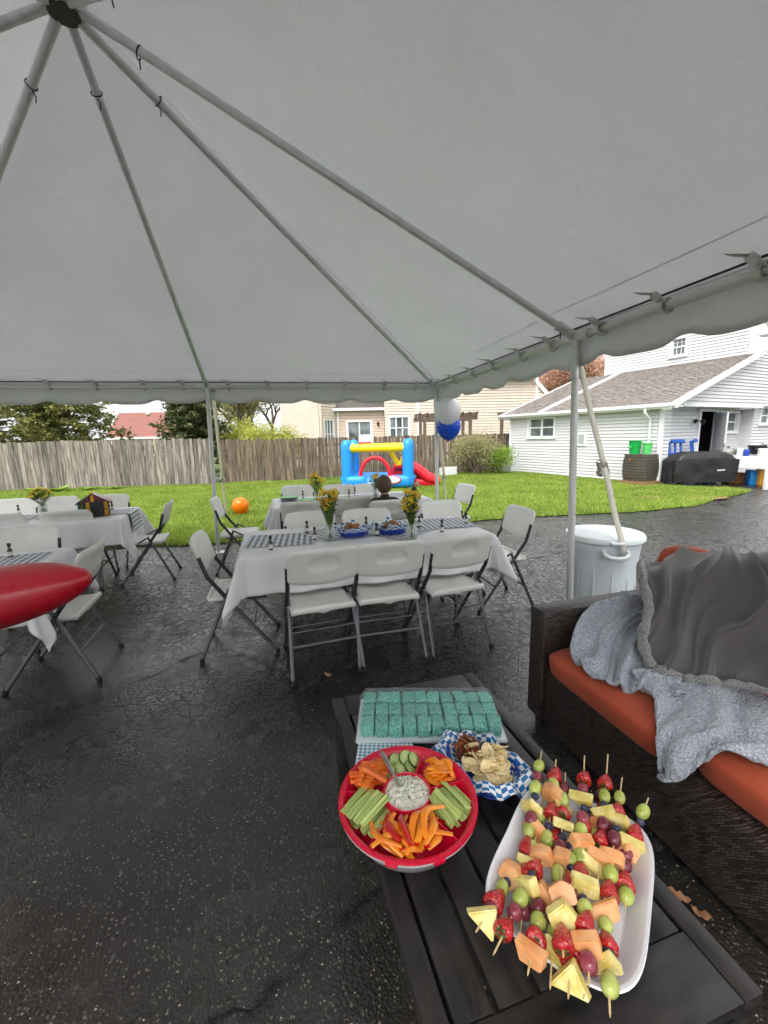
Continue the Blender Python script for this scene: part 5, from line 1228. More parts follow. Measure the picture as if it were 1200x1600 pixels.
for k in range(7): MB().box((-.27 + .09 * k, 0, .18), (.025, .02, .36)).build('lattice_slat', M('trim_white'), T, 0)
for k in range(4): MB().box((0, -.012, .05 + .09 * k), (.6, .015, .025)).build('lattice_rail', M('trim_white'), T, 0)
MB().box((0, .16, .15), (.58, .28, .3)).build('planter_box', M('trim_white'), T, 0)
# ================================================================== wicker sofa with blankets
SOFA, SR = (.746, 2.031, 0), rad(16)
def sofa():
    T = thing('wicker_sofa', 'dark brown wicker sofa with rust-orange cushions beside the coffee table', 'sofa', SOFA, SR)
    wk, cu = M('wicker'), M('cushion_rust')
    MB().rbox((.44, -.0575, .35), (.90, .115, .58), .012).build('armrest', wk, T)
    MB().rbox((.44, -1.1, .19), (.86, 1.97, .30), .012).build('base', wk, T)
    MB().rbox((.82, -1.08, .46), (.12, 1.93, .30), .012).build('backrest', wk, T)
    for x in (.05, .82):
        for y in (-.06, -2.0): MB().rbox((x, y, .03), (.06, .06, .06), .01).build('foot', M('black_rubber'), T)
    def puff(d):
        def f(p):
            u, v = p.x / d[0] * 2, p.y / d[1] * 2; k = (1 - min(abs(u), 1) ** 4) * (1 - min(abs(v), 1) ** 4); s = 1 if p.z > 0 else 0; e = 1 + .015 * math.sin(p.z / d[2] * PI); return (p.x * e, p.y * e, p.z + s * (.014 * k + .004 * ns(p.x, p.y, 1, 7)))
        return f
    def cushion(name, c, d, R=None, r=.045):
        bm = bmesh.new(); bmesh.ops.create_cube(bm, size=1)
        for v in bm.verts: v.co = Vector((v.co.x * d[0], v.co.y * d[1], v.co.z * d[2]))
        bmesh.ops.subdivide_edges(bm, edges=list(bm.edges), cuts=7, use_grid_fill=True)
        h = Vector(d) / 2
        for v in bm.verts:   # round the edges
            q = Vector((max(abs(v.co.x) - h.x + r, 0), max(abs(v.co.y) - h.y + r, 0), max(abs(v.co.z) - h.z + r, 0))); m_ = max(q); l = q.length
            if l > 1e-6: k = m_ / l; v.co = Vector([math.copysign(abs(c_) - qq + qq * k, c_) for c_, qq in zip(v.co, q)])
        o = MB().bm(bm, c, R, puff(d)).build(name, cu, T, 180)
        md = o.modifiers.new('subd', 'SUBSURF'); md.levels = 1; md.render_levels = 1
        return o
    cushion('seat_cushion', (.345, -.455, .395), (.73, .66, .13)); cushion('seat_cushion', (.385, -1.13, .395), (.66, .66, .13))
    cushion('back_cushion', (.66, -.42, .68), (.16, .60, .50), rot(0, rad(12), 0), .07); cushion('back_cushion', (.69, -1.08, .64), (.15, .62, .44), rot(0, rad(12), 0), .07)
sofa()
def blanket(rows, nu, nv, amp, kx, ky, seed=0, lump=.004, lscale=55, sharp=False):
    """smooth sheet through the control rows with folds and a lumpy pile; returns the mesh builder and its points"""
    A = smooth_grid(rows, nu, nv); du = np.gradient(A, axis=1); dv = np.gradient(A, axis=0); Nn = np.cross(du, dv); Nn /= np.linalg.norm(Nn, axis=2, keepdims=True) + 1e-12; Nn *= np.where(Nn[:, :, 2:] < 0, -1, 1)
    Q = []
    for j in range(nv + 1):
        for i in range(nu + 1):
            u, v = i / nu, j / nv; p = A[j, i]; ph = 2 * PI * (kx * u + ky * v) + 1.8 * ns(u, v, seed, 2.6); d = amp * (math.sin(ph) + .45 * math.sin(2.1 * ph + 1 + 3 * v) + .8 * ns(u, v, seed + 4, 4) + .6)
            if sharp: ph = PI * (kx * u + ky * v) + 2.6 * ns(u, v, seed, 2.2); q = 1 - abs(math.sin(ph)); q2 = 1 - abs(math.sin(ph * 1.7 + 1 - 2.2 * v)); d = amp * (1.7 * q ** 1.6 + .8 * q2 ** 2 - .5 + .8 * ns(u, v, seed + 4, 3))
            if lump: d += lump * ns(p[0], p[1], p[2], lscale)
            Q.append(Vector(p + Nn[j, i] * d))
    m = MB(); m.grid(lambda u, v: Q[round(v * nv) * (nu + 1) + round(u * nu)], nu, nv, False)
    return m, (lambda u, v: Q[round(v * nv) * (nu + 1) + round(u * nu)])
darkC = [[(0.499,-0.196,0.847),(0.600,-0.274,0.904),(0.660,-0.375,0.955),(0.670,-0.499,0.980),(0.680,-0.587,0.985),(0.680,-0.76,0.985)],
 [(0.360,-0.316,0.850),(0.469,-0.382,0.893),(0.550,-0.445,0.932),(0.580,-0.563,0.952),(0.591,-0.647,0.960),(0.60,-0.80,0.96)],
 [(0.330,-0.394,0.731),(0.421,-0.450,0.770),(0.491,-0.519,0.787),(0.531,-0.625,0.809),(0.545,-0.700,0.82),(0.55,-0.85,0.82)],
 [(0.260,-0.437,0.612),(0.350,-0.521,0.638),(0.420,-0.587,0.645),(0.470,-0.682,0.665),(0.489,-0.762,0.68),(0.49,-0.90,0.68)],
 [(0.230,-0.519,0.523),(0.290,-0.608,0.534),(0.350,-0.675,0.545),(0.405,-0.734,0.555),(0.430,-0.805,0.565),(0.44,-0.93,0.565)]]
T = thing('dark_throw', 'dark grey fleece throw with sherpa lining draped over the sofa back', 'blanket', SOFA, SR)
m, g = blanket(darkC, 140, 110, .024, 3.4, 1.5, 2, .003, 14, True); m.build('fleece', M('fleece_dark'), T, 180, solid=.008)
pts = [g(.0, 1 - k / 26) for k in range(27)]
MB().tube([p + Vector((-.008, .012, .0)) for p in pts], [.018 + .003 * math.sin(k * 1.7) for k in range(27)], 10, flat=1.9).build('sherpa_border', M('sherpa_grey'), T, 180)
MB().tube([g(k / 30, 1) + Vector((-.006, 0, -.006)) for k in range(31)], [.012 + .002 * math.sin(k * 1.3) for k in range(31)], 10, flat=2.2).build('sherpa_border', M('sherpa_grey'), T, 180)
lightA = [[(0.470,-0.10,0.66),(0.53,-0.15,0.67),(0.54,-0.24,0.58),(0.40,-0.42,0.50)],
 [(0.217,-0.135,0.60),(0.29,-0.24,0.625),(0.345,-0.333,0.565),(0.33,-0.48,0.495)],
 [(0.038,-0.248,0.500),(0.152,-0.327,0.525),(0.224,-0.448,0.515),(0.281,-0.578,0.505)],
 [(0.006,-0.417,0.478),(0.055,-0.534,0.478),(0.140,-0.589,0.48),(0.212,-0.663,0.482)]]
lightB = [[(0.139,-0.481,0.505),(0.267,-0.531,0.515),(0.403,-0.561,0.515),(0.556,-0.594,0.510)],
 [(0.110,-0.562,0.492),(0.223,-0.626,0.497),(0.344,-0.696,0.500),(0.478,-0.774,0.497)],
 [(0.085,-0.640,0.482),(0.167,-0.735,0.487),(0.245,-0.822,0.492),(0.364,-0.921,0.487)],
 [(-.005,-0.735,0.474),(0.07,-0.82,0.478),(0.155,-0.899,0.480),(0.270,-0.978,0.475)],
 [(-.045,-0.775,0.42),(0.005,-0.835,0.45),(0.075,-0.885,0.488),(0.20,-0.985,0.490)],
 [(-.040,-0.790,0.33),(-.005,-0.85,0.37),(0.045,-0.905,0.478),(0.17,-1.02,0.488)]]
T = thing('sherpa_throw', 'pale blue-grey sherpa throw crumpled across the orange seat cushion', 'blanket', SOFA, SR)
m, g = blanket(lightA, 120, 110, .026, 2.6, 2.4, 5, .004, 55, True); m.build('gathered_end', M('sherpa_blue'), T, 180, solid=.014)
m, g = blanket(lightB, 130, 120, .014, 1.6, 1.1, 9, .004); m.build('hanging_end', M('sherpa_blue'), T, 180, solid=.014)

# ================================================================== slatted coffee table
CTZ = .44
def coffee():
    T = thing('coffee_table', 'black slatted wooden coffee table holding the party snacks', 'table', (.236, 1.10, 0), rad(16))
    wm = NT('x').m if False else M('wood_black'); W2, L2 = .32, .585
    def board(name, c, d, along):   # box with its long side on local x of its own mesh so that the grain follows
        R = 0 if along == 'x' else PI / 2; dd = d if along == 'x' else (d[1], d[0], d[2])
        return put(name, MB().rbox((0, 0, 0), dd, .0035, seg=2).mesh(name), wm, T, c, R)
    for s in (-1, 1):
        board('side_rail', (s * (W2 - .024), 0, CTZ - .014), (.048, 2 * L2, .028), 'y')
        board('end_board', (0, s * (L2 - .062), CTZ - .0145), (2 * W2 - .099, .124, .027), 'x')
    iw = 2 * W2 - .102; n = 6; p = iw / n
    for k in range(n): board('slat', (-iw / 2 + p * (k + .5), 0, CTZ - .0145), (p - .011, 2 * L2 - .251, .027), 'y')
    for s in (-1, 1):
        board('apron', (s * (W2 - .05), 0, CTZ - .062), (.022, 2 * L2 - .12, .066), 'y'); board('apron', (0, s * (L2 - .05), CTZ - .062), (2 * W2 - .13, .022, .066), 'x')
        board('cross_brace', (0, s * .2, CTZ - .045), (2 * W2 - .14, .03, .03), 'x')
        for q in (-1, 1): board('leg', (s * (W2 - .035), q * (L2 - .035), (CTZ - .03) / 2), (.058, .058, CTZ - .032), 'x')
coffee()

# ------------------------------------------------------------------ fruit platter and skewers
def platter():
    T = thing('fruit_platter', 'long white porcelain platter with flared rim full of fruit skewers', 'platter', (.425, .83, CTZ + .002), rad(54))
    prof = [(0, .006), (.6, .006), (.72, .009), (.80, .022), (.90, .040), (.965, .050), (1.0, .052), (1.012, .049), (.97, .042), (.86, .026), (.76, .006), (.70, 0), (0, 0)]
    def f(u, v):
        a = 2 * PI * u; ca, sa = math.cos(a), math.sin(a); n = 4.2; k = (abs(ca) ** n + abs(sa) ** n) ** (-1 / n)
        t = v * (len(prof) - 1); i = min(int(t), len(prof) - 2); q = t - i; r = prof[i][0] * (1 - q) + prof[i + 1][0] * q; z = prof[i][1] * (1 - q) + prof[i + 1][1] * q
        wv = (.010 * math.cos(2 * a) * abs(ca) * 0 + .008 * (abs(math.sin(2 * a)) - .5)) * max(0, r - .75) / .25
        return Vector((ca * k * .218 * r, sa * k * .158 * r * (1 - .04 * math.cos(2 * a) * 0), z + wv))
    m = MB(); m.grid(f, 96, 48, closeu=True, uv=False); m.build('dish', M('porcelain'), T, 50)
platter()
def fruit_meshes():
    F = {}; rd = random.Random(3)
    F['gG'] = [MB().ell((0, 0, 0), (.0185 + .0015 * i, .0142, .0142), nu=16, nv=12).mesh('grape', 180) for i in range(2)]
    F['rG'] = [MB().ell((0, 0, 0), (.0165 + .001 * i, .0142, .0140), nu=16, nv=12).mesh('grape', 180) for i in range(2)]
    F['bb'] = [MB().ell((0, 0, 0), (.0078, .0095, .0095), nu=12, nv=8, fn=lambda p: p if p.z < .006 else Vector((p.x, p.y, .0055))).mesh('blueberry', 60)]
    S = []
    for i in range(3):
        m = MB(); L = .042 + .003 * i; pr = [(1e-6, -.5), (.20, -.47), (.45, -.33), (.72, -.10), (.92, .15), (1.0, .30), (.92, .43), (.6, .49), (1e-6, .47)]
        m.lathe([(r * .0185 * (1 + .06 * i), z * L) for r, z in pr], 18, R=rot(0, PI / 2, 0), fn=lambda p, a: (p.x * (1 + .07 * math.sin(2 * a + i)), p.y * (1 + .07 * math.cos(3 * a)), p.z + .002 * math.sin(2 * a))); S.append(m.mesh('strawberry', 60))
    F['st'] = S
    def chunk(poly, th, jit, nm):
        bm = bmesh.new(); n = len(poly); lo = [bm.verts.new((-th / 2 + rd.gauss(0, jit), x, y)) for x, y in poly]; hi = [bm.verts.new((th / 2 + rd.gauss(0, jit), x * .94, y * .94)) for x, y in poly]
        bm.faces.new(lo[::-1]); bm.faces.new(hi)
        for i in range(n): bm.faces.new((lo[i], lo[(i + 1) % n], hi[(i + 1) % n], hi[i]))
        bmesh.ops.recalc_face_normals(bm, faces=list(bm.faces)); bmesh.ops.bevel(bm, geom=list(bm.edges), offset=.0022, segments=2, affect='EDGES'); return MB().bm(bm).mesh(nm, 50)
    F['me'] = [chunk([(-.026, -.017), (.024, -.020), (.029, .008), (.010, .022), (-.022, .017)], .026, .001, 'melon_chunk'), chunk([(-.03, -.014), (.028, -.016), (.022, .017), (-.02, .016)], .022, .001, 'melon_chunk'), chunk([(-.02, -.02), (.02, -.022), (.027, .012), (0, .024), (-.025, .010)], .028, .001, 'melon_chunk')]
    F['pi'] = [chunk([(-.026, -.018), (.026, -.018), (.020, .020), (-.018, .020)], .020, .001, 'pineapple_chunk'), chunk([(-.028, -.015), (.028, -.015), (.024, .015), (-.024, .017)], .022, .001, 'pineapple_chunk'), chunk([(-.030, -.018), (.030, -.016), (.004, .026)], .02, .001, 'pineapple_chunk')]
    F['lf'] = None
    return F
FM = fruit_meshes(); FMAT = {'gG': 'grape_green', 'rG': 'grape_red', 'bb': 'blueberry', 'st': 'strawberry', 'me': 'melon', 'pi': 'pineapple'}; FNAME = {'gG': 'green_grape', 'rG': 'red_grape', 'bb': 'blueberry', 'st': 'strawberry', 'me': 'melon_chunk', 'pi': 'pineapple_chunk'}; FH = {'gG': .0185, 'rG': .0165, 'bb': .0078, 'st': .020, 'me': .013, 'pi': .0105}
m = MB()
for k in range(7):
    a = 2 * PI * k / 7; c, s = math.cos(a), math.sin(a); m.add([(.0, 0, 0), (.004, c * .008 - s * .003, s * .008 + c * .003), (-.001, c * .016, s * .016), (.004, c * .008 + s * .003, s * .008 - c * .003)], [(0, 1, 2, 3)])
m.tube([(0, 0, 0), (.008, .001, 0)], .0012, 5); CALYX = m.mesh('leaf_cap', 0)
SK = [
 ((.468, 1.144, .535), (.310, .833, .478), 'gG.15 rG.26 gG.36 bb.44 bb.49 pi.55 rG.63 gG.72 st.83', 'fruit skewer with green grape on top leaning on the platter corner by the chip basket'),
 ((.501, 1.115, .53), (.375, .861, .478), 'st.17 gG.28 me.39 st.56 bb.72 gG.84', 'fruit skewer whose top strawberry peeks between two corner skewers'),
 ((.516, 1.081, .515), (.343, .721, .482), 'rG.14 gG.23 st.33 pi.43 bb.51 rG.58 me.66 gG.75 gG.84', 'fruit skewer with dark grapes at the top and orange melon halfway'),
 ((.584, 1.111, .545), (.406, .751, .482), 'st.18 rG.28 pi.36 bb.42 rG.49 gG.58 me.66 gG.74 st.84', 'long fruit skewer topped by an upright strawberry beside a pale pineapple slab'),
 ((.656, 1.114, .545), (.467, .792, .484), 'st.25 gG.38 bb.46 pi.53 rG.60 st.70 me.84', 'fruit skewer whose tall bare tip and strawberry rise highest above the rim'),
 ((.656, 1.037, .535), (.463, .747, .484), 'gG.19 st.30 pi.38 bb.46 rG.54 me.68 gG.79 st.89', 'fruit skewer with single grape on top and wide melon slab below'),
 ((.691, .973, .53), (.553, .838, .49), 'gG.24 bb.40 st.57 pi.75 rG.90', 'short fruit skewer at the sofa-side corner of the platter'),
 ((.288, .828, .488), (.161, .669, .535), 'me.10 bb.22 gG.34 st.50 rG.64 pi.77', 'fruit skewer with pineapple hanging over the table at the narrow corner'),
 ((.374, .868, .495), (.187, .635, .53), 'me.08 st.20 bb.30 pi.40 gG.52 rG.64 st.78', 'fruit skewer ending in a leafy strawberry near the narrow corner'),
 ((.348, .793, .485), (.241, .603, .53), 'me.15 rG.30 gG.45 st.61 me.80', 'fruit skewer ending in a long orange melon piece over the rim'),
 ((.371, .789, .480), (.280, .595, .51), 'rG.32 gG.50 pi.68', 'fruit skewer half hidden under the others with a pale pineapple end'),
 ((.388, .806, .512), (.311, .616, .548), 'me.34 bb.45 pi.60 st.80', 'fruit skewer lying on top with yellow pineapple above a leafy strawberry'),
 ((.405, .762, .480), (.299, .567, .535), 'rG.17 me.38 st.56 pi.80', 'fruit skewer ending in a triangular pineapple piece at the platter edge'),
 ((.438, .806, .505), (.338, .573, .55), 'pi.16 bb.28 gG.38 st.51 bb.60 me.70 rG.83', 'fruit skewer ending in one dark grape over an orange melon slab'),
 ((.457, .752, .480), (.330, .575, .52), 'rG.14 st.45 rG.67', 'mostly hidden fruit skewer with bare wooden end at the platter edge'),
 ((.464, .756, .495), (.355, .537, .545), 'me.15 gG.28 st.41 bb.51 pi.62 gG.78', 'fruit skewer ending in a big green grape nearest the table end'),
 ((.600, 1.053, .492), (.551, .874, .482), 'rG.19 st.40 rG.65', 'short buried fruit skewer with dark grapes behind the melon slab'),
 ((.43, 1.02, .485), (.30, .79, .482), 'gG.2 me.4 gG.6 pi.8', 'underlying fruit skewer along the long flared side of the platter'),
 ((.50, 1.05, .486), (.40, .86, .482), 'rG.15 pi.35 gG.5 bb.6 st.75', 'fruit skewer buried below the second row with a dark grape at its tip'),
 ((.62, .95, .488), (.50, .74, .482), 'gG.15 bb.28 me.42 rG.56 st.7 gG.85', 'fruit skewer buried along the sofa-side of the heap'),
 ((.36, .90, .486), (.26, .70, .482), 'rG.2 st.38 bb.5 gG.62 rG.78', 'fruit skewer buried in the heap by the flared narrow end'),
 ((.45, .90, .500), (.37, .70, .505), 'bb.15 gG.3 bb.42 st.58 rG.75', 'fruit skewer with several dark berries across the middle of the heap'),
 ((.55, 1.0, .505), (.44, .84, .50), 'bb.2 bb.3 st.45 rG.6 gG.78', 'fruit skewer with paired blueberries near the far end of the heap'),
 ((.56, .98, .485), (.45, .80, .482), 'me.2 gG.4 rG.6 pi.8', 'underlying fruit skewer in the middle of the platter'),
]
def skewer(p0, p1, seq, lab, seed):
    rd = random.Random(seed); p0, p1 = Vector(p0), Vector(p1); d = p1 - p0; L = d.length; q = d.to_track_quat('X', 'Z')
    T = thing('fruit_skewer', lab, 'fruit skewer', p0, q.to_euler(), 'fruit skewers heaped on the platter')
    MB().tube([(0, 0, 0), (L * .97, 0, 0), (L, 0, 0)], [.0019, .0019, .0006], 7).build('stick', M('skewer_wood'), T); last = -1
    for tok in seq.split():
        k, t = tok[:2], float(tok[2:]); x = max(t * L, last + FH[k] * .92); last = x + FH[k] * .92; i = rd.randrange(len(FM[k]))
        sc = rd.uniform(.98, 1.2); tilt = .25 if k in ('me', 'pi') else .15
        o = put(FNAME[k], FM[k][i], M(FMAT[k]), T, (x, rd.gauss(0, .0015), rd.gauss(0, .0015)), (rd.uniform(-.7, .7) + (PI if rd.random() < .5 else 0) if k in ('me', 'pi') else rd.random() * 6.28, rd.gauss(0, tilt), rd.gauss(0, tilt) + (PI if (k == 'st' and p1.z > p0.z and False) else 0)), scale=(sc, sc, sc))
        if k == 'st': put('leaf_cap', CALYX, M('calyx'), o, (.0195, 0, 0), (rd.random() * 6, 0, 0))
for i, (a, b, s, lab) in enumerate(SK): skewer(a, b, s, lab, i + 10)

# ------------------------------------------------------------------ vegetable tray with dip
BX, BY = .047, 1.005
def veg_tray():
    T = thing('vegetable_tray', 'round red divided vegetable tray in a clear base on the coffee table', 'tray', (BX, BY, CTZ + .001), 0)
    MB().lathe([(1e-6, 0), (.135, 0), (.145, .004), (.176, .055), (.184, .068), (.188, .070), (.188, .074), (.182, .074), (.173, .060), (.141, .007), (1e-6, .004)], 64).build('clear_base', M('clear_plastic'), T, 50)
    MB().lathe([(1e-6, .046), (.064, .046), (.068, .050), (.150, .050), (.162, .056), (.174, .080), (.182, .0855), (.1895, .084), (.1905, .079), (.186, .080), (.178, .077), (.166, .052), (.15, .045), (1e-6, .041)], 72).build('red_tray', M('tray_red'), T, 50)
    m = MB()
    MB().lathe([(.062, .048), (.062, .083), (.0645, .086), (.068, .083), (.070, .048)], 48, (0, .015, 0)).build('dip_cup', M('tray_red'), T, 50)
    for a in (118, 172, 234, 312, 18, 70):
        c, s = math.cos(rad(a)), math.sin(rad(a)); r0, r1 = .066, .174; p0 = Vector((c * r0, s * r0 + .015 * (1 - .6), 0)); p1 = Vector((c * r1, s * r1, 0)); n_ = Vector((-s, c, 0)) * .0022
        MB().add([p0 - n_ * 1.6 + Vector((0, 0, .048)), p0 + n_ * 1.6 + Vector((0, 0, .048)), p0 + n_ + Vector((0, 0, .080)), p0 - n_ + Vector((0, 0, .080)), p1 - n_ * 1.6 + Vector((0, 0, .048)), p1 + n_ * 1.6 + Vector((0, 0, .048)), p1 + n_ + Vector((0, 0, .078)), p1 - n_ + Vector((0, 0, .078))], [(0, 3, 2, 1), (4, 5, 6, 7), (3, 7, 6, 2), (0, 4, 7, 3), (1, 2, 6, 5)]).build('divider', M('tray_red'), T, 0)
    for a in (255, 290, 75): c, s = math.cos(rad(a)), math.sin(rad(a)); MB().rbox((c * .189, s * .189, .075), (.010, .03, .012), .003, rot(0, 0, rad(a))).build('clip', M('tray_red'), T)
    D = thing('dip', 'creamy white herb dip heaped in the centre cup of the red tray', 'dip', (BX, BY + .015, CTZ + .05), 0)
    m = MB(); m.grid(lambda u, v: Vector((math.cos(2 * PI * u) * .0615 * v, math.sin(2 * PI * u) * .0615 * v, .030 + .012 * (1 - v * v) + .006 * ns(math.cos(2 * PI * u) * v, math.sin(2 * PI * u) * v, 0, 4.5) + .003 * ns(math.cos(2 * PI * u) * v, math.sin(2 * PI * u) * v, 3, 14))), 64, 26, closeu=True, uv=False); m.build('cream', M('dip'), D, 180)
    rd = random.Random(5); m = MB()
    for k in range(150):
        a, r = rd.random() * 6.28, .057 * math.sqrt(rd.random()); z = .030 + .012 * (1 - (r / .0615) ** 2) + .006 * ns(math.cos(a) * r / .0615, math.sin(a) * r / .0615, 0, 4.5) + .0028
        m.box((math.cos(a) * r, math.sin(a) * r, z), (.0026, .0014, .0008), rot(rd.gauss(0, .4), rd.gauss(0, .4), rd.random() * 3))
    m.build('herb_fleck', M('herb'), D, 0)['kind'] = 'stuff'
    sp = thing('serving_spoon', 'small steel spoon resting in the herb dip', 'spoon', (BX - .02, BY + .03, CTZ + .085), 0)
    MB().tube([(.006, -.016, .002), (-.012, .012, .018), (-.038, .060, .034), (-.052, .090, .038)], [.003, .0042, .0075, .006], 10, flat=.35).build('handle', M('steel'), sp); MB().ell((.016, -.030, -.004), (.013, .019, .005), rot(rad(-25), 0, .4)).build('bowl', M('steel'), sp)
veg_tray()
def piece(name, me, mat, x, y, z, rz, lab, cat, grp=None, rx=0, ry=0, sc=1.):
    o = put(name, me, mat, None, (BX + x, BY + y, CTZ + z), (rx, ry, rz), scale=(sc if isinstance(sc, tuple) else (sc,) * 3)); return tag(o, lab, cat, grp)
rd = random.Random(21)
def celery_mesh(L, w):
    m = MB(); n = 8; sec = [(math.cos(PI * k / n) * w, -math.sin(PI * k / n) * w * .62) for k in range(n + 1)] + [(math.cos(PI * (n - k) / n) * w * .62, -math.sin(PI * (n - k) / n) * w * .22 + .001) for k in range(n + 1)]
    q = len(sec); V = []; ST = 5
    for i in range(ST + 1): t = i / ST - .5; V += [(t * L, y * (1 + .12 * t), z + .004 * (4 * t * t) * -.5) for y, z in sec]
    F = [(i * q + k, i * q + (k + 1) % q, (i + 1) * q + (k + 1) % q, (i + 1) * q + k) for i in range(ST) for k in range(q)] + [tuple(range(q))[::-1], tuple(ST * q + k for k in range(q))]
    return m.add(V, F).mesh('celery_stick', 50)
CEL = [celery_mesh(.105, .0105), celery_mesh(.092, .0095), celery_mesh(.10, .0085)]
def strip_mesh(L, w, bend, nm):
    m = MB(); P = [(L * (t - .5), bend * math.sin(PI * t), .006 * math.sin(PI * t * 1.4)) for t in np.linspace(0, 1, 9)]
    return m.tube(P, [w * (.45 + .55 * math.sin(PI * min(max(t, .08), .92)) ** .6) for t in np.linspace(0, 1, 9)], 10, flat=.5).mesh(nm, 60)
PEP = [strip_mesh(.10, .0085, .012, 'pepper_strip'), strip_mesh(.115, .0075, .022, 'pepper_strip'), strip_mesh(.09, .0085, -.012, 'pepper_strip'), strip_mesh(.07, .0095, .016, 'pepper_strip')]
def carrot_mesh():
    m = MB(); n = 16; V = []
    for i in range(n + 1):
        x = (i / n - .5) * .062; zz = .0012 * math.sin(i * PI / 1.6); w = .0085
        V += [(x, -w, -.004), (x, w, -.004), (x, w, .004 + zz), (x, -w, .004 + zz)]
    F = [(i * 4 + k, i * 4 + (k + 1) % 4, i * 4 + 4 + (k + 1) % 4, i * 4 + 4 + k) for i in range(n) for k in range(4)] + [(3, 2, 1, 0), (n * 4, n * 4 + 1, n * 4 + 2, n * 4 + 3)]
    return m.add(V, F).mesh('carrot_stick', 40)
CAR = carrot_mesh()
def pile(n, cx, cy, rx_, ry_, z0, dz, ang, sp, fn):
    for k in range(n):
        a, r = rd.random() * 6.28, math.sqrt(rd.random()); fn(k, cx + math.cos(a) * r * rx_, cy + math.sin(a) * r * ry_, z0 + dz * k, ang + rd.gauss(0, sp))
G = 'vegetable sticks in the red tray'
CL = ['lying against the rim', 'second from the rim', 'in the middle of its pile', 'next to the dip side', 'closest to the peppers', 'resting on top by the rim', 'resting on top in the middle', 'resting on top by the dip', 'lying crosswise on top']
for k in range(9): s = (k % 5 - 2); piece('celery_stick', CEL[k % 3], M('celery'), -.106 + s * .019, -.034 - s * .014, .068 + .015 * (k // 5) + .001 * k, rad(57) + rd.gauss(0, .07), 'pale celery stick below the carrots, ' + CL[k], 'celery', 'celery sticks below the carrots', rx=rd.gauss(0, .5), ry=rd.gauss(.04, .05), sc=rd.uniform(1.05, 1.22))
for k in range(9): s = (k % 5 - 2); piece('celery_stick', CEL[(k + 1) % 3], M('celery'), .116 + s * .016, -.018 + s * .014, .069 + .015 * (k // 5) + .001 * k, rad(-58) + rd.gauss(0, .09), 'pale celery stick towards the chip basket, ' + CL[k], 'celery', 'celery sticks towards the chip basket', rx=rd.gauss(0, .5), ry=rd.gauss(-.04, .05), sc=rd.uniform(.9, 1.1))
for k in range(26):
    mt = ('pepper_red', 'pepper_orange', 'pepper_orange', 'pepper_red', 'pepper_yellow')[k % 5]; s = (k % 13) / 12 - .5; a = rad(90) - s * 1.3 + rd.gauss(0, .14)
    if k in (4, 17): a += rad(50)
    nm = {'pepper_red': 'red', 'pepper_orange': 'orange', 'pepper_yellow': 'yellow'}[mt]
    piece('pepper_strip', PEP[k % 3], M(mt), s * .125 + .002, -.117 + abs(s) * .018 + rd.gauss(0, .006), .064 + .0016 * k + (.006 if mt == 'pepper_red' else 0), a, nm + ' bell pepper strip fanned out in the wide front compartment', 'pepper', nm + ' pepper strips in front', rx=rd.gauss(0, .3), ry=rd.gauss(.0, .10), sc=(rd.uniform(.85, 1.0), rd.uniform(1.1, 1.4), rd.uniform(1.1, 1.4)))
for k in range(2): piece('pepper_strip', PEP[1], M('pepper_yellow'), (-.03, .045)[k], (-.148, -.146)[k], .092, (rad(4), rad(24))[k], ('curved yellow pepper strip lying flat against the front rim', 'curved yellow pepper strip lifting towards the celery at the front rim')[k], 'pepper', sc=1.15)
for k in range(20): a, r = rd.random() * 6.28, math.sqrt(rd.random()); piece('carrot_stick', CAR, M('carrot'), -.113 + math.cos(a) * r * .026, .073 + math.sin(a) * r * .030, .058 + .0024 * k, (rad(10) if k % 3 else rad(70)) + rd.gauss(0, .25), 'orange crinkle-cut carrot stick piled beside the spoon handle', 'carrot', 'crinkle-cut carrot sticks', rx=rd.gauss(0, .25), ry=rd.gauss(0, .2), sc=rd.uniform(1.0, 1.25))
for k in range(20):
    mt = ('pepper_orange', 'pepper_orange', 'pepper_yellow', 'pepper_red')[k % 4]; nm = {'pepper_red': 'red', 'pepper_orange': 'orange', 'pepper_yellow': 'yellow'}[mt]; a, r = rd.random() * 6.28, math.sqrt(rd.random())
    piece('pepper_strip', PEP[3 if k % 2 else 2], M(mt), .098 + math.cos(a) * r * .030, .082 + math.sin(a) * r * .030, .060 + .002 * k, rd.uniform(-1.2, .6), 'short ' + nm + ' pepper piece in the compartment behind the dip', 'pepper', 'short ' + nm + ' pepper pieces', rx=rd.gauss(0, .4), ry=rd.gauss(0, .2), sc=(rd.uniform(.6, .85), rd.uniform(.9, 1.3), rd.uniform(.9, 1.3)))
CUS = MB().lathe([(.0212, -.0033), (.0222, -.0022), (.0222, .0022), (.0212, .0033)], 24, cap=False).mesh('peel', 60); CUF = MB().lathe([(1e-6, -.003), (.0213, -.003), (.0213, .003), (1e-6, .003)], 24).mesh('cucumber_slice', 40)
for k, (x, y, z, rx, ry) in enumerate(((-.045, .118, .062, .5, -.3), (-.012, .112, .066, .35, .2), (.018, .122, .064, .4, .4), (-.028, .140, .070, .7, -.2), (.004, .142, .078, .65, .15), (.028, .140, .074, .6, .5), (-.05, .10, .070, .2, -.5))):
    o = piece('cucumber_slice', CUF, M('cucumber_flesh'), x, y, z, rd.random(), 'round cucumber slice at the far side of the red tray', 'cucumber', 'cucumber slices', rx=rx, ry=ry, sc=1.05); put('peel', CUS, M('cucumber_skin'), o)

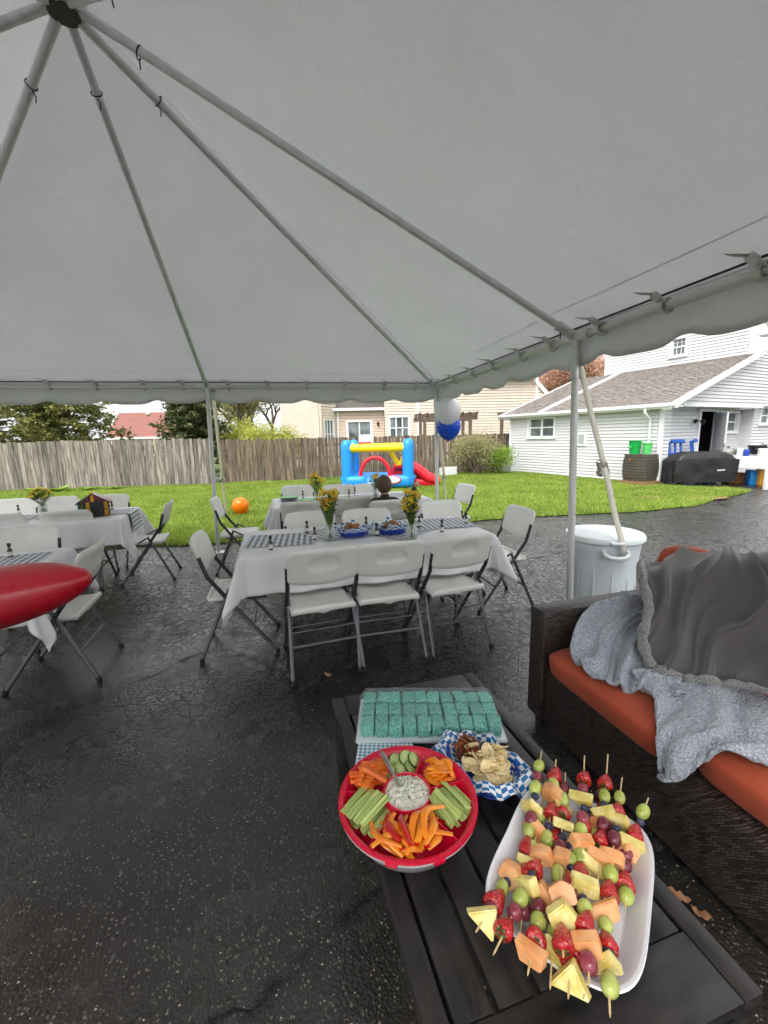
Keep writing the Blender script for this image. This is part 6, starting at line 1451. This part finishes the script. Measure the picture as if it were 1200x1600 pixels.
# ------------------------------------------------------------------ chip basket
def chips():
    cx, cy, a0 = .288, 1.16, rad(122); T = thing('chip_basket', 'blue plastic basket lined with blue checkered paper full of chips', 'basket', (cx, cy, CTZ + .001), a0)
    bl = M('blue_plastic'); SX, SY = 1.3, .88
    MB().lathe([(1e-6, 0), (.078, 0), (.08, .004), (1e-6, .004)], 40, sx=SX, sy=SY).build('bottom', bl, T)
    for z, r in ((.008, .0815), (.024, .087), (.040, .0925), (.054, .098)): MB().tube([(math.cos(a) * r * SX, math.sin(a) * r * SY, z) for a in np.linspace(0, 2 * PI, 49)[:-1]], .0028 if z < .05 else .004, 6, closed=True).build('hoop', bl, T)
    rb = MB().tube([(.079, 0, .002), (.0985, 0, .054)], .0028, 5).mesh('rib')
    for k in range(28): a = 2 * PI * k / 28; MB().tube([(math.cos(a) * .0795 * SX, math.sin(a) * .0795 * SY, .002), (math.cos(a) * .0975 * SX, math.sin(a) * .0975 * SY, .053)], .0026, 5).build('rib', bl, T)
    def f(u, v):
        a = 2 * PI * u; n = 3; cr = max(0, math.cos(2 * (a - .78))) ** 3; r = .056 + (.060 + .044 * cr) * v
        z = .010 + .105 * min(v, .62) ** 1.2 + (.012 * math.sin(5 * a + 1) + .016 * math.sin(9 * a)) * v * v - .075 * max(0, v - .7) * (1 + cr)
        return Vector((math.cos(a) * r * SX, math.sin(a) * r * SY * 1.05, z + .004 * ns(math.cos(a) * 3, math.sin(a) * 3, v * 3, 2)))
    m = MB(); m.grid(f, 120, 26, closeu=True); m.uv = {k: (u * .64 if u < .999 else .64, v * .17) for k, (u, v) in m.uv.items()}
    p = m.build('paper_liner', M('chequer_blue'), None, 60, (cx, cy, CTZ + .001), a0, .0008); tag(p, 'blue and white checkered paper liner fluffed out of the chip basket', 'paper liner')
    def chip(i):
        m = MB(); R = .0235 + .002 * i
        def g(u, v):
            a = 2 * PI * u; r = R * v * (1 + .08 * math.sin(2 * a + i)); x, y = math.cos(a) * r, math.sin(a) * r * (.82 + .05 * i); return Vector((x, y, .0019 * math.sin(x * 900) + (6 + 3 * i) * x * x * .9 - 5 * y * y * (i % 2)))
        m.grid(g, 40, 12, closeu=True, uv=False); return m.mesh('potato_chip', 180)
    CM = [chip(i) for i in range(3)]; rd = random.Random(9); ca, sa = math.cos(a0), math.sin(a0)
    for k in range(44):
        a, r = rd.random() * 6.28, math.sqrt(rd.random()); lx, ly = -.024 + math.cos(a) * r * .068, math.sin(a) * r * .052; 
        z = CTZ + .030 + .0011 * k + .014 * (1 - r)
        o = put('potato_chip', CM[k % 3], M('chip'), None, (cx + ca * lx - sa * ly, cy + sa * lx + ca * ly, z), (rd.gauss(0, .45), rd.gauss(0, .45), rd.random() * 6), solid=.0014); tag(o, 'pale ridged potato chip heaped in the checkered basket', 'chip', 'ridged potato chips')
    o = put('potato_chip', CM[2], M('chip'), None, (cx + .062, cy + .02, CTZ + .078), (-.9, .35, .3), solid=.0014); tag(o, 'round ridged chip standing upright against the checkered paper', 'chip')
    def pret():
        P = [(.011 * math.sin(t) * (1 + .3 * math.cos(2 * t)), .012 * math.cos(t) + .003 * math.sin(3 * t), .002 * math.sin(2 * t)) for t in np.linspace(.3, 6.0, 15)]; return MB().tube(P, .0022, 6).tube([(-.006, -.008, .001), (0, .002, .002), (.007, -.008, .001)], .002, 6).mesh('pretzel')
    PM = pret()
    for k in range(38):
        a, r = rd.random() * 6.28, math.sqrt(rd.random()); lx, ly = .058 + math.cos(a) * r * .032, .008 + math.sin(a) * r * .040
        o = put('pretzel', PM, M('pretzel'), None, (cx + ca * lx - sa * ly, cy + sa * lx + ca * ly, CTZ + .040 + .0013 * k), (rd.gauss(0, .7), rd.gauss(0, .7), rd.random() * 6), scale=(1.15,) * 3); tag(o, 'small brown pretzel heaped at the far end of the checkered basket', 'pretzel', 'small pretzels')
chips()
# ------------------------------------------------------------------ wrapped teal treats and napkin
def treats():
    cx, cy, a = .15, 1.425, rad(-1.5); T = thing('treat_tray', 'flat white tray under the wrapped teal cereal treats', 'tray', (cx, cy, CTZ + .001), a)
    MB().rbox((0, 0, .006), (.53, .245, .012), .004).build('board', M('paper_blue'), T)
    rd = random.Random(4); ms = []
    for i in range(4):
        bm = bmesh.new(); bmesh.ops.create_cube(bm, size=1); bmesh.ops.subdivide_edges(bm, edges=list(bm.edges), cuts=7, use_grid_fill=True)
        for v in bm.verts:
            p = Vector((v.co.x * .045, v.co.y * .062, v.co.z * .040)); n_ = v.co.normalized(); mx = max(abs(c_) for c_ in v.co); k = 1 - .10 * (v.co.length / .866) ** 4
            v.co = p * k * 1.07 + n_ * .0045 * ns(p.x + i, p.y, p.z, 130)
        ms.append(MB().bm(bm).mesh('cereal_treat', 180))
    ca, sa = math.cos(a), math.sin(a)
    for r in range(3):
        for c in range(10):
            lx, ly = -.225 + c * .050 + rd.gauss(0, .002), (r - 1) * .073 + rd.gauss(0, .002)
            o = put('cereal_treat', ms[rd.randrange(4)], M('krispie'), None, (cx + ca * lx - sa * ly, cy + sa * lx + ca * ly, CTZ + .034 + rd.gauss(0, .0012)), (rd.gauss(0, .04), rd.gauss(0, .04), a + rd.gauss(0, .06) + (PI if rd.random() < .5 else 0))); tag(o, 'teal square cereal treat under clear wrap on the coffee table', 'treat', 'teal cereal treats')
    def f(u, v):
        x, y = (u - .5) * 2, (v - .5) * 2; e = max(abs(x), abs(y)); top = .062; z = top if e < .9 else top - (e - .9) / .1 * .052
        X, Y = x * .272, y * .130; z += (.0028 * ns(X, Y, 0, 38) + .002 * ns(X, Y, 5, 90)) * (1 if e < .92 else .3)
        s = 1 + .015 * ns(X, Y, 9, 30); return Vector((X * s, Y * s, max(z, .004)))
    m = MB(); m.grid(f, 130, 70, uv=False); tag(m.build('plastic_wrap', M('wrap_film'), None, 180, (cx, cy, CTZ + .001), a), 'clear plastic wrap stretched over the teal cereal treats', 'plastic wrap')
    m = MB(); m.grid(lambda u, v: Vector(((u - .5) * .19, (v - .5) * .15, .002 + .002 * ns(u, v, 0, 4) + .006 * max(0, v - .85))), 24, 20); m.uv = {k: (u * .19, v * .15) for k, (u, v) in m.uv.items()}
    tag(m.build('napkin', M('gingham_teal'), None, 60, (-.015, 1.265, CTZ + .002), rad(-3), .003), 'small blue gingham paper napkin tucked under the red tray', 'napkin')
treats()
# ------------------------------------------------------------------ fallen leaves on the asphalt
def leaf(i):
    m = MB(); 
    def f(u, v): x = (u - .5) * 2; w = (1 - x * x) ** .7 * (.45 + .1 * math.sin(9 * x + i)); y = (v - .5) * 2 * w; return Vector((x * .026, y * .026, .006 + .012 * x * x + .006 * abs(y) + .003 * math.sin(7 * x + 3 * y)))
    m.grid(f, 14, 6, uv=False); return m.mesh('fallen_leaf', 60)
LM = [leaf(i) for i in range(3)]
for i, (x, y, lab) in enumerate(((-.374, 2.456, 'pale pink-brown fallen leaf on the asphalt before the first chair'), (-.457, 3.34, 'dry leaf lying under the central table by the first chair'), (-.34, 3.38, 'second dry leaf under the central table'), (.47, 3.15, 'dry leaf on the asphalt behind the third chair seat'), (.58, 3.17, 'small dry leaf beside another behind the third chair'), (.93, 1.12, 'crumpled brown leaf between coffee table and sofa'), (.955, 1.07, 'larger crumpled brown leaf in the dark gap by the sofa base'))):
    o = put('fallen_leaf', LM[i % 3], M('dry_leaf'), None, (x, y, .003), (random.gauss(0, .2), random.gauss(0, .2), random.random() * 6), solid=.0008, scale=(1.2 if i in (0, 5, 6) else .9,) * 3); tag(o, lab, 'leaf', 'fallen leaves on the asphalt')
